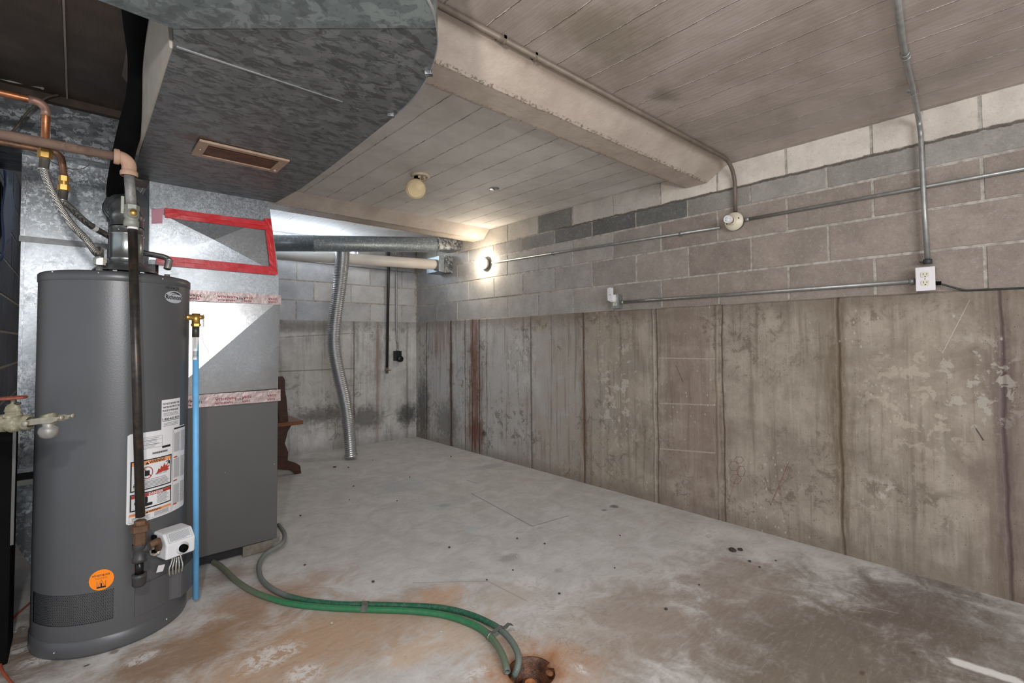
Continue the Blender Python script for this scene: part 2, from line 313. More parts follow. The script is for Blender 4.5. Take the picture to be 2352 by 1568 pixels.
def floor_mat():
    s = NT('stained_concrete_floor'); p = s.pos(); o = s.xyz(p)
    big = s.noise(p, 1.6, 7, .62, .8); mid = s.noise(p, 6, 7, .68, .6); fine = s.noise(p, 70, 5, .75)
    trow = s.noise(p, 11, 5, .6, 1.2, (.5, 1.6, 1))
    rag = s.noise(p, 24, 8, .75, .4, (.7, 1.2, 1)); sm = s.math('ADD', s.math('MULTIPLY', s.math('SUBTRACT', mid, .5), 1.3), s.math('MULTIPLY', s.math('SUBTRACT', rag, .5), .6))
    col = s.mix(s.rng(mid, .3, .7), C(190, 188, 185), C(212, 211, 209))
    FW = lambda x, y: tuple(at(x, y, Z=0))
    T = [  # centre px, radius m, colour, strength
        ((1900, 1500), (1.05, .75), C(122, 111, 98), .95), ((1500, 1420), (.45, .42), C(152, 138, 126), .7), ((2100, 1390), (.7, .3), C(118, 106, 101), .8), ((2250, 1480), (.7, .4), C(112, 102, 92), .7),
        ((1680, 1330), (.5, .4), C(160, 146, 136), .6), ((1300, 1500), (.9, .32), C(170, 157, 145), .6), ((700, 1500), (.9, .35), C(164, 148, 134), .6),
        ((700, 1480), (.6, .32), C(184, 152, 122), .85), ((620, 1370), (.5, .22), C(172, 136, 110), .75), ((420, 1500), (.4, .25), C(146, 120, 96), .9), ((900, 1440), (.5, .2), C(184, 158, 134), .6), ((560, 1440), (.3, .2), C(164, 132, 104), .6),
        ((940, 1500), (.16, .10), C(206, 178, 148), .7), ((1050, 1450), (.25, .2), C(198, 172, 146), .7), ((1010, 1370), (.2, .12), C(206, 166, 132), .6),
        ((1170, 1370), (.2, .16), C(190, 176, 160), .5),
        ((80, 1480), (.3, .4), C(118, 100, 84), .9), ((520, 1320), (.2, .14), C(140, 112, 96), .55),
        ((930, 1115), (.35, .28), C(178, 192, 200), .55), ((1010, 1160), (.18, .14), C(178, 192, 200), .5), ((1080, 1215), (.09, .06), C(180, 196, 204), .5),
        ((1560, 1185), (.25, .15), C(176, 172, 166), .4),
        ((780, 1130), (.8, .5), C(176, 174, 172), .3)]
    for (c, r, cc, k) in T:
        m = s.blob(p, FW(*c), (r[0], r[1], 1), sm, .8); col = s.mix(s.math('MULTIPLY', m, k), col, cc)
    gr = s.noise(p, 38, 7, .8, .6, (.35, 1.4, 1)); col = s.mix(s.math('MULTIPLY', s.rng(gr, .5, .68), .34), col, s.mix(1, col, (.62, .58, .54, 1), 'MULTIPLY')); col = s.mix(s.math('MULTIPLY', s.rng(gr, .48, .34), .13), col, C(224, 221, 217))
    # rust round the sump
    sc = FW(1222, 1545)
    m = s.blob(p, sc, (.30, .26, 1), sm, .85); col = s.mix(s.math('MULTIPLY', m, .8), col, C(190, 144, 104))
    m = s.blob(p, sc, (.16, .15, 1), sm, .7); col = s.mix(s.math('MULTIPLY', m, .8), col, C(150, 98, 62))
    m = s.blob(p, sc, (.108, .108, 1), s.math('MULTIPLY', sm, .25), .5); col = s.mix(s.math('MULTIPLY', m, .8), col, C(96, 58, 38))
    col = s.mix(s.math('MULTIPLY', s.rng(trow, .54, .74), .2), col, C(146, 137, 129))
    col = s.mix(s.math('MULTIPLY', s.rng(trow, .42, .26), .12), col, C(222, 220, 218))
    # white efflorescence
    for (c, r) in (((60, 1485), (.07, .06)), ((105, 1510), (.10, .05)), ((40, 1440), (.05, .06)), ((620, 1510), (.14, .09)), ((700, 1545), (.09, .08)), ((330, 1510), (.07, .04)),
                   ((1330, 1535), (.025, .05)), ((1090, 1548), (.07, .04)), ((1625, 1225), (.22, .08)), ((1220, 1335), (.10, .10))):
        m = s.math('MULTIPLY', s.blob(p, FW(*c), (r[0], r[1], 1), s.math('MULTIPLY', sm, 1.2), .6), s.rng(s.noise(p, 30, 6, .75, 1), .42, .55))
        col = s.mix(s.math('MULTIPLY', m, .8), col, C(222, 220, 218))
    # brushed white paint swipe
    a, b = V(FW(2200, 1520)), V(FW(2330, 1562))
    m = s.math('MULTIPLY', s.seg(p, a, b, .034, s.math('MULTIPLY', s.math('SUBTRACT', s.noise(p, 90, 4, .7, 0, (1, .25, 1)), .5), .03)), 1)
    col = s.mix(m, col, C(228, 228, 224))
    for (x0, y0, x1, y1, wd, cc, k) in ((1083, 1133, 1222, 1208, .006, C(122, 122, 120), .8), (1222, 1208, 1306, 1184, .0055, C(126, 120, 114), .8), (1083, 1133, 1115, 1126, .004, C(120, 112, 130), .7), (1072, 1102, 1096, 1110, .006, C(128, 118, 134), .7),
            (950, 1283, 1080, 1245, .009, C(208, 206, 203), .5), (1080, 1245, 1230, 1265, .01, C(206, 204, 200), .45), (950, 1338, 1120, 1334, .006, C(150, 147, 143), .5), (1120, 1334, 1210, 1380, .006, C(150, 147, 143), .5),
            (1925, 1378, 2065, 1408, .002, C(206, 190, 168), .7), (1950, 1400, 2000, 1407, .002, C(206, 190, 168), .6), (640, 1345, 780, 1352, .004, C(150, 140, 132), .4)):
        m = s.seg(p, FW(x0, y0), FW(x1, y1), wd, s.math('MULTIPLY', s.math('SUBTRACT', fine, .5), wd*1.2)); col = s.mix(s.math('MULTIPLY', m, k), col, cc)
    for (c, r, cc, k) in (((1411, 1163), (.045, .04), C(96, 94, 92), .8), ((1388, 1171), (.03, .02), C(110, 108, 104), .7), ((2098, 1499), (.014, .009), C(98, 92, 84), .9), ((1980, 1545), (.02, .011), C(96, 82, 76), .9), ((2068, 1467), (.03, .02), C(116, 104, 88), .6), ((2010, 1473), (.02, .02), C(118, 106, 90), .6),
                      ((198, 1528), (.014, .008), C(82, 72, 64), .9), ((262, 1497), (.02, .02), C(112, 92, 74), .7), ((1065, 1100), (.03, .03), C(210, 210, 208), .7), ((1170, 1280), (.09, .05), C(150, 149, 147), .6), ((1020, 1160), (.06, .05), C(150, 156, 160), .5), ((1130, 1070), (.2, .1), C(160, 158, 166), .5),
                      ((1240, 1212), (.03, .02), C(168, 166, 162), .6), ((1283, 1310), (.03, .03), C(150, 150, 146), .5)):
        m = s.blob(p, FW(*c), (r[0], r[1], 1), s.math('MULTIPLY', s.math('SUBTRACT', s.noise(p, 40, 4), .5), .9), .6); col = s.mix(s.math('MULTIPLY', m, k), col, cc)
    crack = s.rng(s.math('ABSOLUTE', s.math('SUBTRACT', s.noise(p, 7, 7, .6, .3), .5)), .004, .001)
    crack = s.math('MULTIPLY', crack, s.blob(p, FW(1260, 1440), (.35, .3, 1), sm, .5))
    col = s.mix(s.math('MULTIPLY', crack, .6), col, C(120, 96, 76))
    spk = s.math('MULTIPLY', s.rng(s.vor(p, 26), .05, .03), s.rng(s.xyz(s.vor(p, 26, 'Color'))[0], .72, .76))
    col = s.mix(s.math('MULTIPLY', spk, .7), col, C(84, 74, 66))
    col = s.mix(s.math('MULTIPLY', s.rng(fine, .54, .72), .4), col, s.mix(1, col, (.6, .56, .52, 1), 'MULTIPLY')); pits = s.math('MULTIPLY', s.rng(s.vor(p, 75), .12, .06), s.rng(s.xyz(s.vor(p, 75, 'Color'))[0], .8, .84)); col = s.mix(s.math('MULTIPLY', pits, .5), col, C(96, 86, 78))
    s.fin(col, s.rng(mid, .3, .7, .5, .8, False), 0, .35)
    s.bump(s.math('ADD', s.math('MULTIPLY', mid, .6), s.math('MULTIPLY', fine, .3)), .28, .008)
    return s.m
M_FLOOR = floor_mat()

# ------------------------------------------------------------------ mesh helpers
def tag(o, label=None, cat=None, group=None, kind=None):
    if label: o['label'] = label
    if cat: o['category'] = cat
    if group: o['group'] = group
    if kind: o['kind'] = kind
    return o
def thing(name, label, cat, loc=(0, 0, 0), group=None):
    o = bpy.data.objects.new(name, None); COL.objects.link(o); o.location = loc; o.empty_display_size = .05
    return tag(o, label, cat, group)
def wloc(o):
    l = V((0, 0, 0))
    while o is not None: l += V(o.location); o = o.parent
    return l
class MB:
    def __init__(s): s.v = []; s.f = []; s.sm = []
    def add(s, vs, fs, smooth=False):
        b = len(s.v); s.v += [V(v) for v in vs]; s.f += [tuple(i+b for i in f) for f in fs]; s.sm += [smooth]*len(fs); return s
    def box(s, a, b, ch=0, rot=None, piv=None):
        a = V(a); b = V(b); lo = V([min(a[i], b[i]) for i in range(3)]); hi = V([max(a[i], b[i]) for i in range(3)])
        bm = bmesh.new(); bmesh.ops.create_cube(bm, size=1)
        for v in bm.verts: v.co = V([lo[i]+(v.co[i]+.5)*(hi[i]-lo[i]) for i in range(3)])
        if ch: bmesh.ops.bevel(bm, geom=bm.edges[:], offset=min(ch, .45*min(hi-lo)), segments=2, profile=.7, affect='EDGES')
        if rot:
            c = V(piv) if piv is not None else (lo+hi)/2
            for v in bm.verts: v.co = rot @ (v.co-c)+c
        bm.verts.index_update()
        s.add([v.co.copy() for v in bm.verts], [[v.index for v in f.verts] for f in bm.faces]); bm.free(); return s
    def prism(s, pts, d, smooth=False):   # polygon pts (3D, planar) extruded by vector d
        n = len(pts); d = V(d); vs = [V(p) for p in pts]+[V(p)+d for p in pts]
        fs = [list(range(n-1, -1, -1)), list(range(n, 2*n))]+[[i, (i+1) % n, n+(i+1) % n, n+i] for i in range(n)]
        return s.add(vs, fs, smooth)
    def tube(s, path, r, seg=12, cap=True, rf=None, smooth=True, inner=None):
        P = [V(p) for p in path]; n = len(P); T = []
        for i in range(n):
            T.append(((P[min(i+1, n-1)]-P[max(i-1, 0)])).normalized())
        N = T[0].orthogonal().normalized(); vs = []; fs = []
        for i in range(n):
            if i: 
                ax = T[i-1].cross(T[i])
                if ax.length > 1e-7: N = Matrix.Rotation(T[i-1].angle(T[i]), 3, ax.normalized()) @ N
            B = T[i].cross(N); rr = rf(i/(n-1), i) if rf else r
            vs += [P[i]+(N*math.cos(2*pi*k/seg)+B*math.sin(2*pi*k/seg))*rr for k in range(seg)]
        for i in range(n-1):
            for k in range(seg):
                a = i*seg+k; b = i*seg+(k+1) % seg; fs.append((a, b, b+seg, a+seg))
        if cap: fs += [tuple(range(seg-1, -1, -1)), tuple(range((n-1)*seg, n*seg))]
        b0 = len(s.f); s.add(vs, fs, smooth)
        if cap: s.sm[-1] = s.sm[-2] = False
        return s
    def lathe(s, prof, o, ax=(0, 0, 1), seg=32, a0=0, a1=2*pi, smooth=True):  # prof: (r, h)
        o = V(o); ax = V(ax).normalized(); N = ax.orthogonal().normalized() if abs(ax.z) < .999 else V((1, 0, 0)); B = ax.cross(N)
        full = abs(a1-a0-2*pi) < 1e-6; m = seg if full else seg+1; vs = []; fs = []
        for (r, h) in prof:
            for k in range(m):
                t = a0+(a1-a0)*k/seg; vs.append(o+ax*h+(N*math.cos(t)+B*math.sin(t))*max(r, 1e-5))
        for i in range(len(prof)-1):
            for k in range(seg):
                a = i*m+k; b = i*m+(k+1) % m; fs.append((a, b, b+m, a+m))
        return s.add(vs, fs, smooth)
    def cyl(s, a, b, r, seg=20, r2=None):
        a = V(a); b = V(b); L = (b-a).length; r2 = r if r2 is None else r2
        return s.lathe([(0, 0), (r, 0), (r, 0), (r2, L), (r2, L), (0, L)], a, b-a, seg)
    def sph(s, c, r, seg=20, sc=(1, 1, 1)):
        b = len(s.v); s.lathe([(r*math.sin(pi*i/12), -r*math.cos(pi*i/12)) for i in range(13)], (0, 0, 0), (0, 0, 1), seg)
        for i in range(b, len(s.v)): s.v[i] = V(c)+V([s.v[i][k]*sc[k] for k in range(3)])
        return s
    def hexn(s, a, b, r): return s.lathe([(0, 0), (r, 0), (r, (V(b)-V(a)).length), (0, (V(b)-V(a)).length)], a, V(b)-V(a), 6, smooth=False)
    def build(s, name, mat, parent=None, label=None, kind=None, bevel=0):
        me = bpy.data.meshes.new(name); w_ = wloc(parent) if parent else V((0, 0, 0))
        me.from_pydata([v-w_ for v in s.v], [], s.f)
        me.polygons.foreach_set('use_smooth', s.sm); me.materials.append(mat); me.update()
        bm = bmesh.new(); bm.from_mesh(me); bmesh.ops.remove_doubles(bm, verts=bm.verts, dist=1e-6)
        bmesh.ops.dissolve_degenerate(bm, edges=bm.edges, dist=1e-7)
        bmesh.ops.recalc_face_normals(bm, faces=bm.faces); bm.to_mesh(me); bm.free()
        o = bpy.data.objects.new(name, me); COL.objects.link(o)
        if parent is not None: o.parent = parent
        if bevel:
            md = o.modifiers.new('b', 'BEVEL'); md.width = bevel; md.segments = 2; md.limit_method = 'ANGLE'; md.angle_limit = math.radians(40)
        return tag(o, label, None, None, kind)
def spline(pts, per=8):
    P = [V(p) for p in pts]; Q = [P[0]*2-P[1]]+P+[P[-1]*2-P[-2]]; out = []
    for i in range(1, len(Q)-2):
        for k in range(per):
            t = k/per; a, b, c, d = Q[i-1:i+3]
            out.append(.5*((2*b)+(c-a)*t+(2*a-5*b+4*c-d)*t*t+(3*b-a-3*c+d)*t*t*t))
    return out+[P[-1]]
def arcpath(a, b, c, r, n=8):      # straight a->b, bend at b with radius r, straight to c
    a, b, c = V(a), V(b), V(c); d1 = (a-b).normalized(); d2 = (c-b).normalized()
    half = d1.angle(d2)/2; L = min(r/math.tan(half), .9*(a-b).length, .9*(c-b).length); r = L*math.tan(half)
    p1 = b+d1*L; cen = b+(d1+d2).normalized()*(r/math.sin(half)); p2 = b+d2*L
    out = [a]; u = p1-cen; v_ = p2-cen; ang = u.angle(v_); ax = u.cross(v_).normalized()
    for i in range(n+1): out.append(cen+Matrix.Rotation(ang*i/n, 3, ax) @ u)
    return out+[c]
_tc = {}
def text_mesh(txt, size, bold=0):
    cu = bpy.data.curves.new('t', 'FONT'); cu.body = txt; cu.size = size; cu.offset = bold; cu.align_x = 'LEFT'
    o = bpy.data.objects.new('t', cu); COL.objects.link(o)
    dg = bpy.context.evaluated_depsgraph_get(); dg.update()
    me = o.evaluated_get(dg).to_mesh()
    vs = [v.co.copy() for v in me.vertices]; fs = [tuple(p.vertices) for p in me.polygons]
    o.evaluated_get(dg).to_mesh_clear(); bpy.data.objects.remove(o); bpy.data.curves.remove(cu)
    return vs, fs
def text_to(mb, txt, u, v, size, f, width=None, bold=0, up=1):
    vs, fs = text_mesh(txt, size, bold)
    if not vs: return
    x0 = min(p.x for p in vs); x1 = max(p.x for p in vs); k = (width/(x1-x0)) if width else 1
    mb.add([f(u+up*(p.x-x0)*k, v+up*p.y) for p in vs], fs)

# ------------------------------------------------------------------ setting
XL = -.30; YF = -3.0
SUMP = V((1.208, 1.232, 0)); SR = .083
def build_floor():
    bm = bmesh.new()
    outer = [bm.verts.new(p) for p in ((-2.6, YF, 0), (XR+.02, YF, 0), (XR+.02, YB+.02, 0), (-2.6, YB+.02, 0))]
    n = 48; inner = []
    for i in range(n):
        t = 2*pi*i/n; rr = SR*(1+.03*mnoise.noise(V((math.cos(t)*2, math.sin(t)*2, 3))))
        if abs(((t-math.radians(-20)+pi) % (2*pi))-pi) < .17: rr -= .02
        inner.append(bm.verts.new((SUMP.x+rr*math.cos(t), SUMP.y+rr*math.sin(t), 0)))
    es = [bm.edges.new((outer[i], outer[(i+1) % 4])) for i in range(4)]+[bm.edges.new((inner[i], inner[(i+1) % n])) for i in range(n)]
    bmesh.ops.triangle_fill(bm, use_beauty=True, edges=es)
    for i in range(n):      # crumbled lip going down into the pit
        pass
    me = bpy.data.meshes.new('floor'); bmesh.ops.recalc_face_normals(bm, faces=bm.faces)
    for f in bm.faces:
        if f.normal.z < 0: f.normal_flip()
    low = [(bm.verts.new((v.co.x, v.co.y, -.02)) if False else None) for v in inner]
    bm.to_mesh(me); me.materials.append(M_FLOOR); bm.free()
    o = bpy.data.objects.new('floor', me); COL.objects.link(o); tag(o, kind='structure'); return o
FLOOR = build_floor()
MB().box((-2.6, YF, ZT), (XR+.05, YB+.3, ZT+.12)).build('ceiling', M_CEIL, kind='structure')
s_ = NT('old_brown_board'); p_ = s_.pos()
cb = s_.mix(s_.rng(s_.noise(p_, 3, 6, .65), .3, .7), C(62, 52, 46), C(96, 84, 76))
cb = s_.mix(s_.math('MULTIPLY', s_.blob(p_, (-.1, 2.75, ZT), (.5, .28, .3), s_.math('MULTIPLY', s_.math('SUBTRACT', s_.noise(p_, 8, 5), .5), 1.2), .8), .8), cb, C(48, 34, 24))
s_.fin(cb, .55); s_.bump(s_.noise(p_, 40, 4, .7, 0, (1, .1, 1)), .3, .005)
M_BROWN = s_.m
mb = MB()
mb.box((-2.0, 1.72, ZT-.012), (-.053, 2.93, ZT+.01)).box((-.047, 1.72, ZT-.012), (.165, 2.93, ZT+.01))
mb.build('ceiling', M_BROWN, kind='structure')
MB().box((-.051, 1.72, ZT-.016), (-.045, 2.93, ZT)).build('trim_3', simple('caulk_line', C(150, 140, 130), .7), kind='structure')
# beams with sloping sides
def beam(name, y0, y1, y2, y3, x0=.17):
    n = 60; mb = MB(); pts = []
    vs = []; 
    for i in range(n+1):
        x = x0+(XR-x0)*i/n
        j = lambda k: .0035*mnoise.noise(V((x*9, k*7., 1)))
        vs += [V((x, y0+j(1), ZT)), V((x, y1+j(2), 2.179+j(3))), V((x, y2+j(4), 2.179+j(5))), V((x, y3+j(6), ZT))]
    fs = [(4*i+k, 4*i+k+1, 4*i+k+5, 4*i+k+4) for i in range(n) for k in range(3)]+[(0, 3, 2, 1), (4*n, 4*n+1, 4*n+2, 4*n+3)]
    mb.add(vs, fs, False); return mb.build(name, M_BEAM, kind='structure')
beam('trim_1', 1.335, 1.478, 1.62, 1.775)
beam('trim_2', 3.70, 3.80, 3.98, 4.08, -.1)

def ledge_wall(name, pts, mat):
    MB().prism(*pts).build(name, mat, kind='structure')
# poured concrete, standing 12 mm proud of the block courses
wr = MB()
n = 120; vs = []
for i in range(n+1):
    y = YF+(YB+.0-YF)*i/n; j = .006*mnoise.noise(V((y*5, 0, 2)))+.003*mnoise.noise(V((y*23, 0, 2)))
    vs += [V((XR, y, -.02)), V((XR, y, ZC-.012+j)), V((XR+.012, y, ZC+j)), V((XR+.25, y, ZC+.004)), V((XR+.25, y, -.02))]
wr.add(vs, [(5*i+k, 5*i+k+1, 5*i+k+6, 5*i+k+5) for i in range(n) for k in range(4)])
wr.build('wall_right', M_RW, kind='structure')
wb = MB(); vs = []
for i in range(n+1):
    x = XL+(XR-XL)*i/n; j = .005*mnoise.noise(V((x*5, 0, 9)))
    vs += [V((x, YB, -.02)), V((x, YB, ZC-.012+j)), V((x, YB+.012, ZC+j)), V((x, YB+.25, ZC+.004)), V((x, YB+.25, -.02))]
wb.add(vs, [(5*i+k, 5*i+k+1, 5*i+k+6, 5*i+k+5) for i in range(n) for k in range(4)])
wb.build('wall_back', M_BW, kind='structure')

def block_run(name, axis, plane, courses, skip=None, extent=(0, 5), flip=1, mortar_hole=None):
    me_v = []; me_f = []; tone = []
    def blk(u0_, u1_, z0, z1, col):
        g = .0055; ch = .0025; d = .0035
        u0_ += g; u1_ -= g; z0 += g; z1 -= g
        b = len(me_v)
        J = lambda: random.uniform(-.0012, .0012)
        ring0 = [(u0_, z0), (u1_, z0), (u1_, z1), (u0_, z1)]
        ring1 = [(u0_+ch, z0+ch), (u1_-ch, z0+ch), (u1_-ch, z1-ch), (u0_+ch, z1-ch)]
        off = J()
        for (u, z) in ring0:
            me_v.append((plane+.012*flip+.004*flip, u, z) if axis == 1 else (u, plane+.016, z))
        for (u, z) in ring1:
            me_v.append((plane+.012*flip-d*flip+off, u, z) if axis == 1 else (u, plane+.012-d+off, z))
        fs = [(b+4, b+5, b+6, b+7)]+[(b+i, b+(i+1) % 4, b+4+(i+1) % 4, b+4+i) for i in range(4)]
        for f in fs: me_f.append(f); tone.append(col)
    for (z0, z1, start, colf) in courses:
        u = start
        while u < extent[1]:
            a = max(u, extent[0]); b = min(u+BS, extent[1])
            segs = [(a, b)]
            if skip and z1 > skip[2]-.001:
                segs = [(x0, x1) for (x0, x1) in ((a, min(b, skip[0])), (max(a, skip[1]), b))]
            for (x0, x1) in segs:
                if x1-x0 > .03: blk(x0, x1, z0, z1, colf((x0+x1)/2))
            u += BS
    me = bpy.data.meshes.new(name); me.from_pydata(me_v, [], me_f)
    at_ = me.attributes.new('tone', 'FLOAT_COLOR', 'FACE')
    for i, c in enumerate(tone): at_.data[i].color = c
    me.materials.append(M_BLOCK); bm = bmesh.new(); bm.from_mesh(me); bmesh.ops.recalc_face_normals(bm, faces=bm.faces)
    bm.to_mesh(me); bm.free()
    o = bpy.data.objects.new(name, me); COL.objects.link(o); tag(o, kind='structure'); return o
def mixc(a, b, t): return tuple(a[i]*(1-t)+b[i]*t for i in range(4))
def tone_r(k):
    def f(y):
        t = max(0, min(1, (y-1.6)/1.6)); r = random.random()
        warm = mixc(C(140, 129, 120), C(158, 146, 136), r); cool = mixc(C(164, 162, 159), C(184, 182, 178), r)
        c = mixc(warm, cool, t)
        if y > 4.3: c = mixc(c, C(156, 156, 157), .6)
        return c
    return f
def tone_thin(y):
    if y > 3.3: return mixc(C(158, 155, 151), C(172, 169, 165), random.random())
    if y > 1.45: return mixc(C(92, 92, 90), C(122, 121, 118), random.random()) if y < 2.9 else C(140, 138, 135)
    return mixc(C(142, 139, 131), C(166, 162, 154), random.random())
def tone_top(y):
    if 2.45 < y < 2.95: return C(126, 124, 118)
    if y > 2.95: return C(188, 182, 172)
    if y > 1.85: return C(186, 178, 170)
    return mixc(C(208, 198, 186), C(222, 212, 200), random.random())
Y0 = 4.6626
s13 = Y0-22*BS; s2 = Y0-BS/2-22*BS
random.seed(3)
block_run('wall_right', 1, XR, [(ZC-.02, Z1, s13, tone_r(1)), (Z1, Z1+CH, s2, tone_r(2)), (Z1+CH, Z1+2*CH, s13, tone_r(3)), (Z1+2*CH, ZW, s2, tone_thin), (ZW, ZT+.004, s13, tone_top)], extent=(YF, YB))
MB().box((XR+.012, YF, ZC-.03), (XR+.2, YB+.2, ZT+.1)).build('wall_right', M_MORTAR, kind='structure')
WX0, WX1, WZ0 = .95, 2.35, 2.06
def tone_b(x):
    return mixc(C(180, 181, 182), C(200, 200, 200), random.random()) if x > 1.9 else mixc(C(180, 184, 190), C(196, 198, 204), random.random())
bx1 = 2.902-8*BS-.0; 
block_run('wall_back', 0, YB, [(ZC-.02, Z1, 2.902-9*BS, tone_b), (Z1, Z1+CH, 2.268-9*BS, tone_b), (Z1+CH, Z1+2*CH, 2.902-9*BS, tone_b), (Z1+2*CH, ZW-.04, 2.268-9*BS, tone_b), (ZW-.04, ZT+.004, 2.902-9*BS, tone_b)],
          skip=(WX0, WX1, ZW-.03), extent=(XL, XR))
mb = MB()
mb.box((XL-.3, YB+.012, ZC-.03), (XR+.2, YB+.2, WZ0)).box((XL-.3, YB+.012, WZ0), (WX0, YB+.2, ZT+.1)).box((WX1, YB+.012, WZ0), (XR+.2, YB+.2, ZT+.1)).build('wall_back', M_MORTAR, kind='structure')
wf = MB().box((WX0, YB+.05, ZT-.02), (WX1, YB+.11, ZT+.0)).box((WX0, YB+.05, WZ0), (WX1, YB+.11, WZ0+.02)).box((WX0, YB+.05, WZ0), (WX0+.025, YB+.11, ZT)).box((WX1-.025, YB+.05, WZ0), (WX1, YB+.11, ZT))
for x in (1.30, 1.58, 1.86): wf.box((x-.005, YB+.07, WZ0), (x+.005, YB+.09, ZT))
wo = wf.build('window_1', simple('window_frame_paint', C(196, 204, 214), .5), kind='structure')
gs = NT('window_glass'); tr_ = gs.n('ShaderNodeBsdfTransparent'); gl_ = gs.n('ShaderNodeBsdfGlossy'); gl_.inputs['Roughness'].default_value = .03; mx_ = gs.n('ShaderNodeMixShader'); mx_.inputs[0].default_value = .06; gs.l(tr_.outputs[0], mx_.inputs[1]); gs.l(gl_.outputs[0], mx_.inputs[2]); gs.l(mx_.outputs[0], gs.out.inputs['Surface'])
MB().box((WX0+.02, YB+.078, WZ0+.02), (WX1-.02, YB+.081, ZT-.02)).build('pane', gs.m, wo)
# short block wall on the left behind the return duct
vs0 = MB().box((XL-.2, 2.75, 0), (XL-.012, YB+.2, ZT)); vs0.build('wall_left', M_MORTAR, kind='structure')
def tone_l(y): return mixc(C(98, 101, 110), C(116, 119, 128), random.random())
cs = []; z = 0
k = 0
while z < ZT:
    cs.append((z, min(z+CH, ZT+.004), (0 if k % 2 else -BS/2), tone_l)); z += CH; k += 1
block_run('wall_left', 1, XL, cs, extent=(2.75, YB), flip=-1)

# ------------------------------------------------------------------ common materials
M_GALV = galv('galvanised_sheet', C(104, 106, 108), C(176, 180, 184), .7, (.3, .45), 46)
M_BRIGHT = galv('bright_galvanised_sheet', C(152, 156, 158), C(178, 182, 184), .62, (.28, .4), 150, dots=False)
M_RETURN = galv('spangled_galvanised_sheet', C(116, 120, 123), C(192, 197, 201), .6, (.25, .45), 110, lo=.5, hi=1)
reg0 = at(450, 330, Z=1.937); reg1 = at(600, 385, Z=1.937)
M_DUCT = galv('weathered_galvanised_duct', C(104, 107, 107), C(124, 127, 127), .35, (.38, .5), 30,
    blot=dict(scale=17, f=.62, c=C(58, 59, 60), a=.5, b=.55, st=(1, 1.9, 1)),
    smear=[(tuple(at(455, 318, Z=1.937)), (.09, .07, 1), C(78, 52, 30), .85), (tuple(at(560, 345, Z=1.937)), (.22, .035, 1), C(72, 50, 32), .6), (tuple(at(600, 405, Z=1.937)), (.16, .03, 1), C(78, 54, 36), .4)])
M_DUCT2 = galv('greener_galvanised_duct', C(112, 120, 120), C(136, 144, 143), .35, (.35, .5), 30, blot=dict(scale=17, f=.5, c=C(76, 82, 82), a=.5, b=.56, st=(1.2, 1.2, 1)))
M_STEEL = simple('zinc_conduit', C(156, 156, 153), .38, .6, .12, 30)
M_PAINTSTEEL = simple('painted_conduit', C(112, 100, 88), .5, .1, .15, 14, dirt=(C(104, 90, 76), 20, .6))
M_BRAID = None
def braid_mat():
    s = NT('stainless_braid'); o = s.obj(); x = s.xyz(o)
    a = s.math('SINE', s.math('MULTIPLY', s.math('ADD', s.math('ADD', x[0], x[1]), x[2]), 900)); b = s.math('SINE', s.math('MULTIPLY', s.math('SUBTRACT', s.math('SUBTRACT', x[0], x[1]), x[2]), 900))
    h = s.math('MAXIMUM', a, b)
    s.fin(s.mix(s.rng(h, -.2, .8), C(96, 94, 92), C(200, 196, 190)), .32, .9); s.bump(h, .5, .002); return s.m
M_BRAID = braid_mat()
M_COPPER = simple('copper_tube', C(164, 108, 74), .38, .75, .15, 18, dirt=(C(110, 74, 54), 26, .7))
M_COPPER_DULL = simple('dull_copper_tube', C(128, 94, 74), .5, .55, .15, 18, dirt=(C(86, 66, 54), 26, .7))
M_BRASS = simple('brass', C(196, 158, 88), .35, .8, .14, 30)
M_OLDPIPE = simple('dusty_brown_pipe', C(126, 104, 92), .75, .1, .15, 16, .2, 60, dirt=(C(88, 66, 54), 20, .6))
M_BLACKPIPE = simple('black_iron_pipe', C(58, 54, 50), .38, .4, .3, 30, dirt=(C(96, 72, 52), 18, .55))
M_RUSTY = simple('rusty_iron_fitting', C(106, 78, 58), .8, .1, .25, 30, .4, 60)
M_GREYPIPE = simple('grey_galvanised_pipe', C(138, 137, 134), .55, .35, .18, 60, .3, 120)
M_IRON = simple('malleable_iron', C(76, 76, 76), .5, .5, .15, 40)
M_BLACK = simple('black_rubber', C(6, 6, 6), .85, 0, .2, 20, spec=.12)
M_DARK = simple('dark_void_metal', C(20, 20, 21), .7)
M_WHITE = simple('white_plastic', C(232, 232, 230), .35, 0, .03)
M_PORC = simple('porcelain', C(222, 212, 190), .3, 0, .05, 20)
M_INK = simple('black_ink', C(26, 26, 28), .6, 0, .02)
M_GREYINK = simple('grey_print', C(130, 132, 138), .6, 0, .02)
M_SCREW = simple('screw_head', C(200, 202, 204), .3, .8)

# ------------------------------------------------------------------ water heater
HC = V((.135, 2.61, 0)); HR = .25; HH = 1.425
def cyl_hit(px, py, r=HR):
    o = V((0, 0, CAM_H)); d = fF*CAM_F+fR*(px-1176-CAM_SX)+fU*(784+CAM_SY-py)
    A = d.x*d.x+d.y*d.y; B = -2*(d.x*HC.x+d.y*HC.y); Cc = HC.x**2+HC.y**2-r*r
    disc = max(B*B-4*A*Cc, 0); t = (-B-math.sqrt(disc))/(2*A); P = o+d*t
    return math.atan2(P.x-HC.x, -(P.y-HC.y)), P.z        # angle 0 faces -Y, + towards +X
def hp(phi, z, r=HR): return V((HC.x+r*math.sin(phi), HC.y-r*math.cos(phi), z))
heater = thing('water_heater', 'tall grey cylindrical gas water heater with white warning labels standing on the floor', 'water heater', HC)
M_HEAT = simple('grey_enamel', C(88, 89, 91), .38, .15, .03, 6, .12, 180)
M_HEAT_D = simple('grey_enamel_trim', C(86, 87, 89), .36, .15, .03, 6)
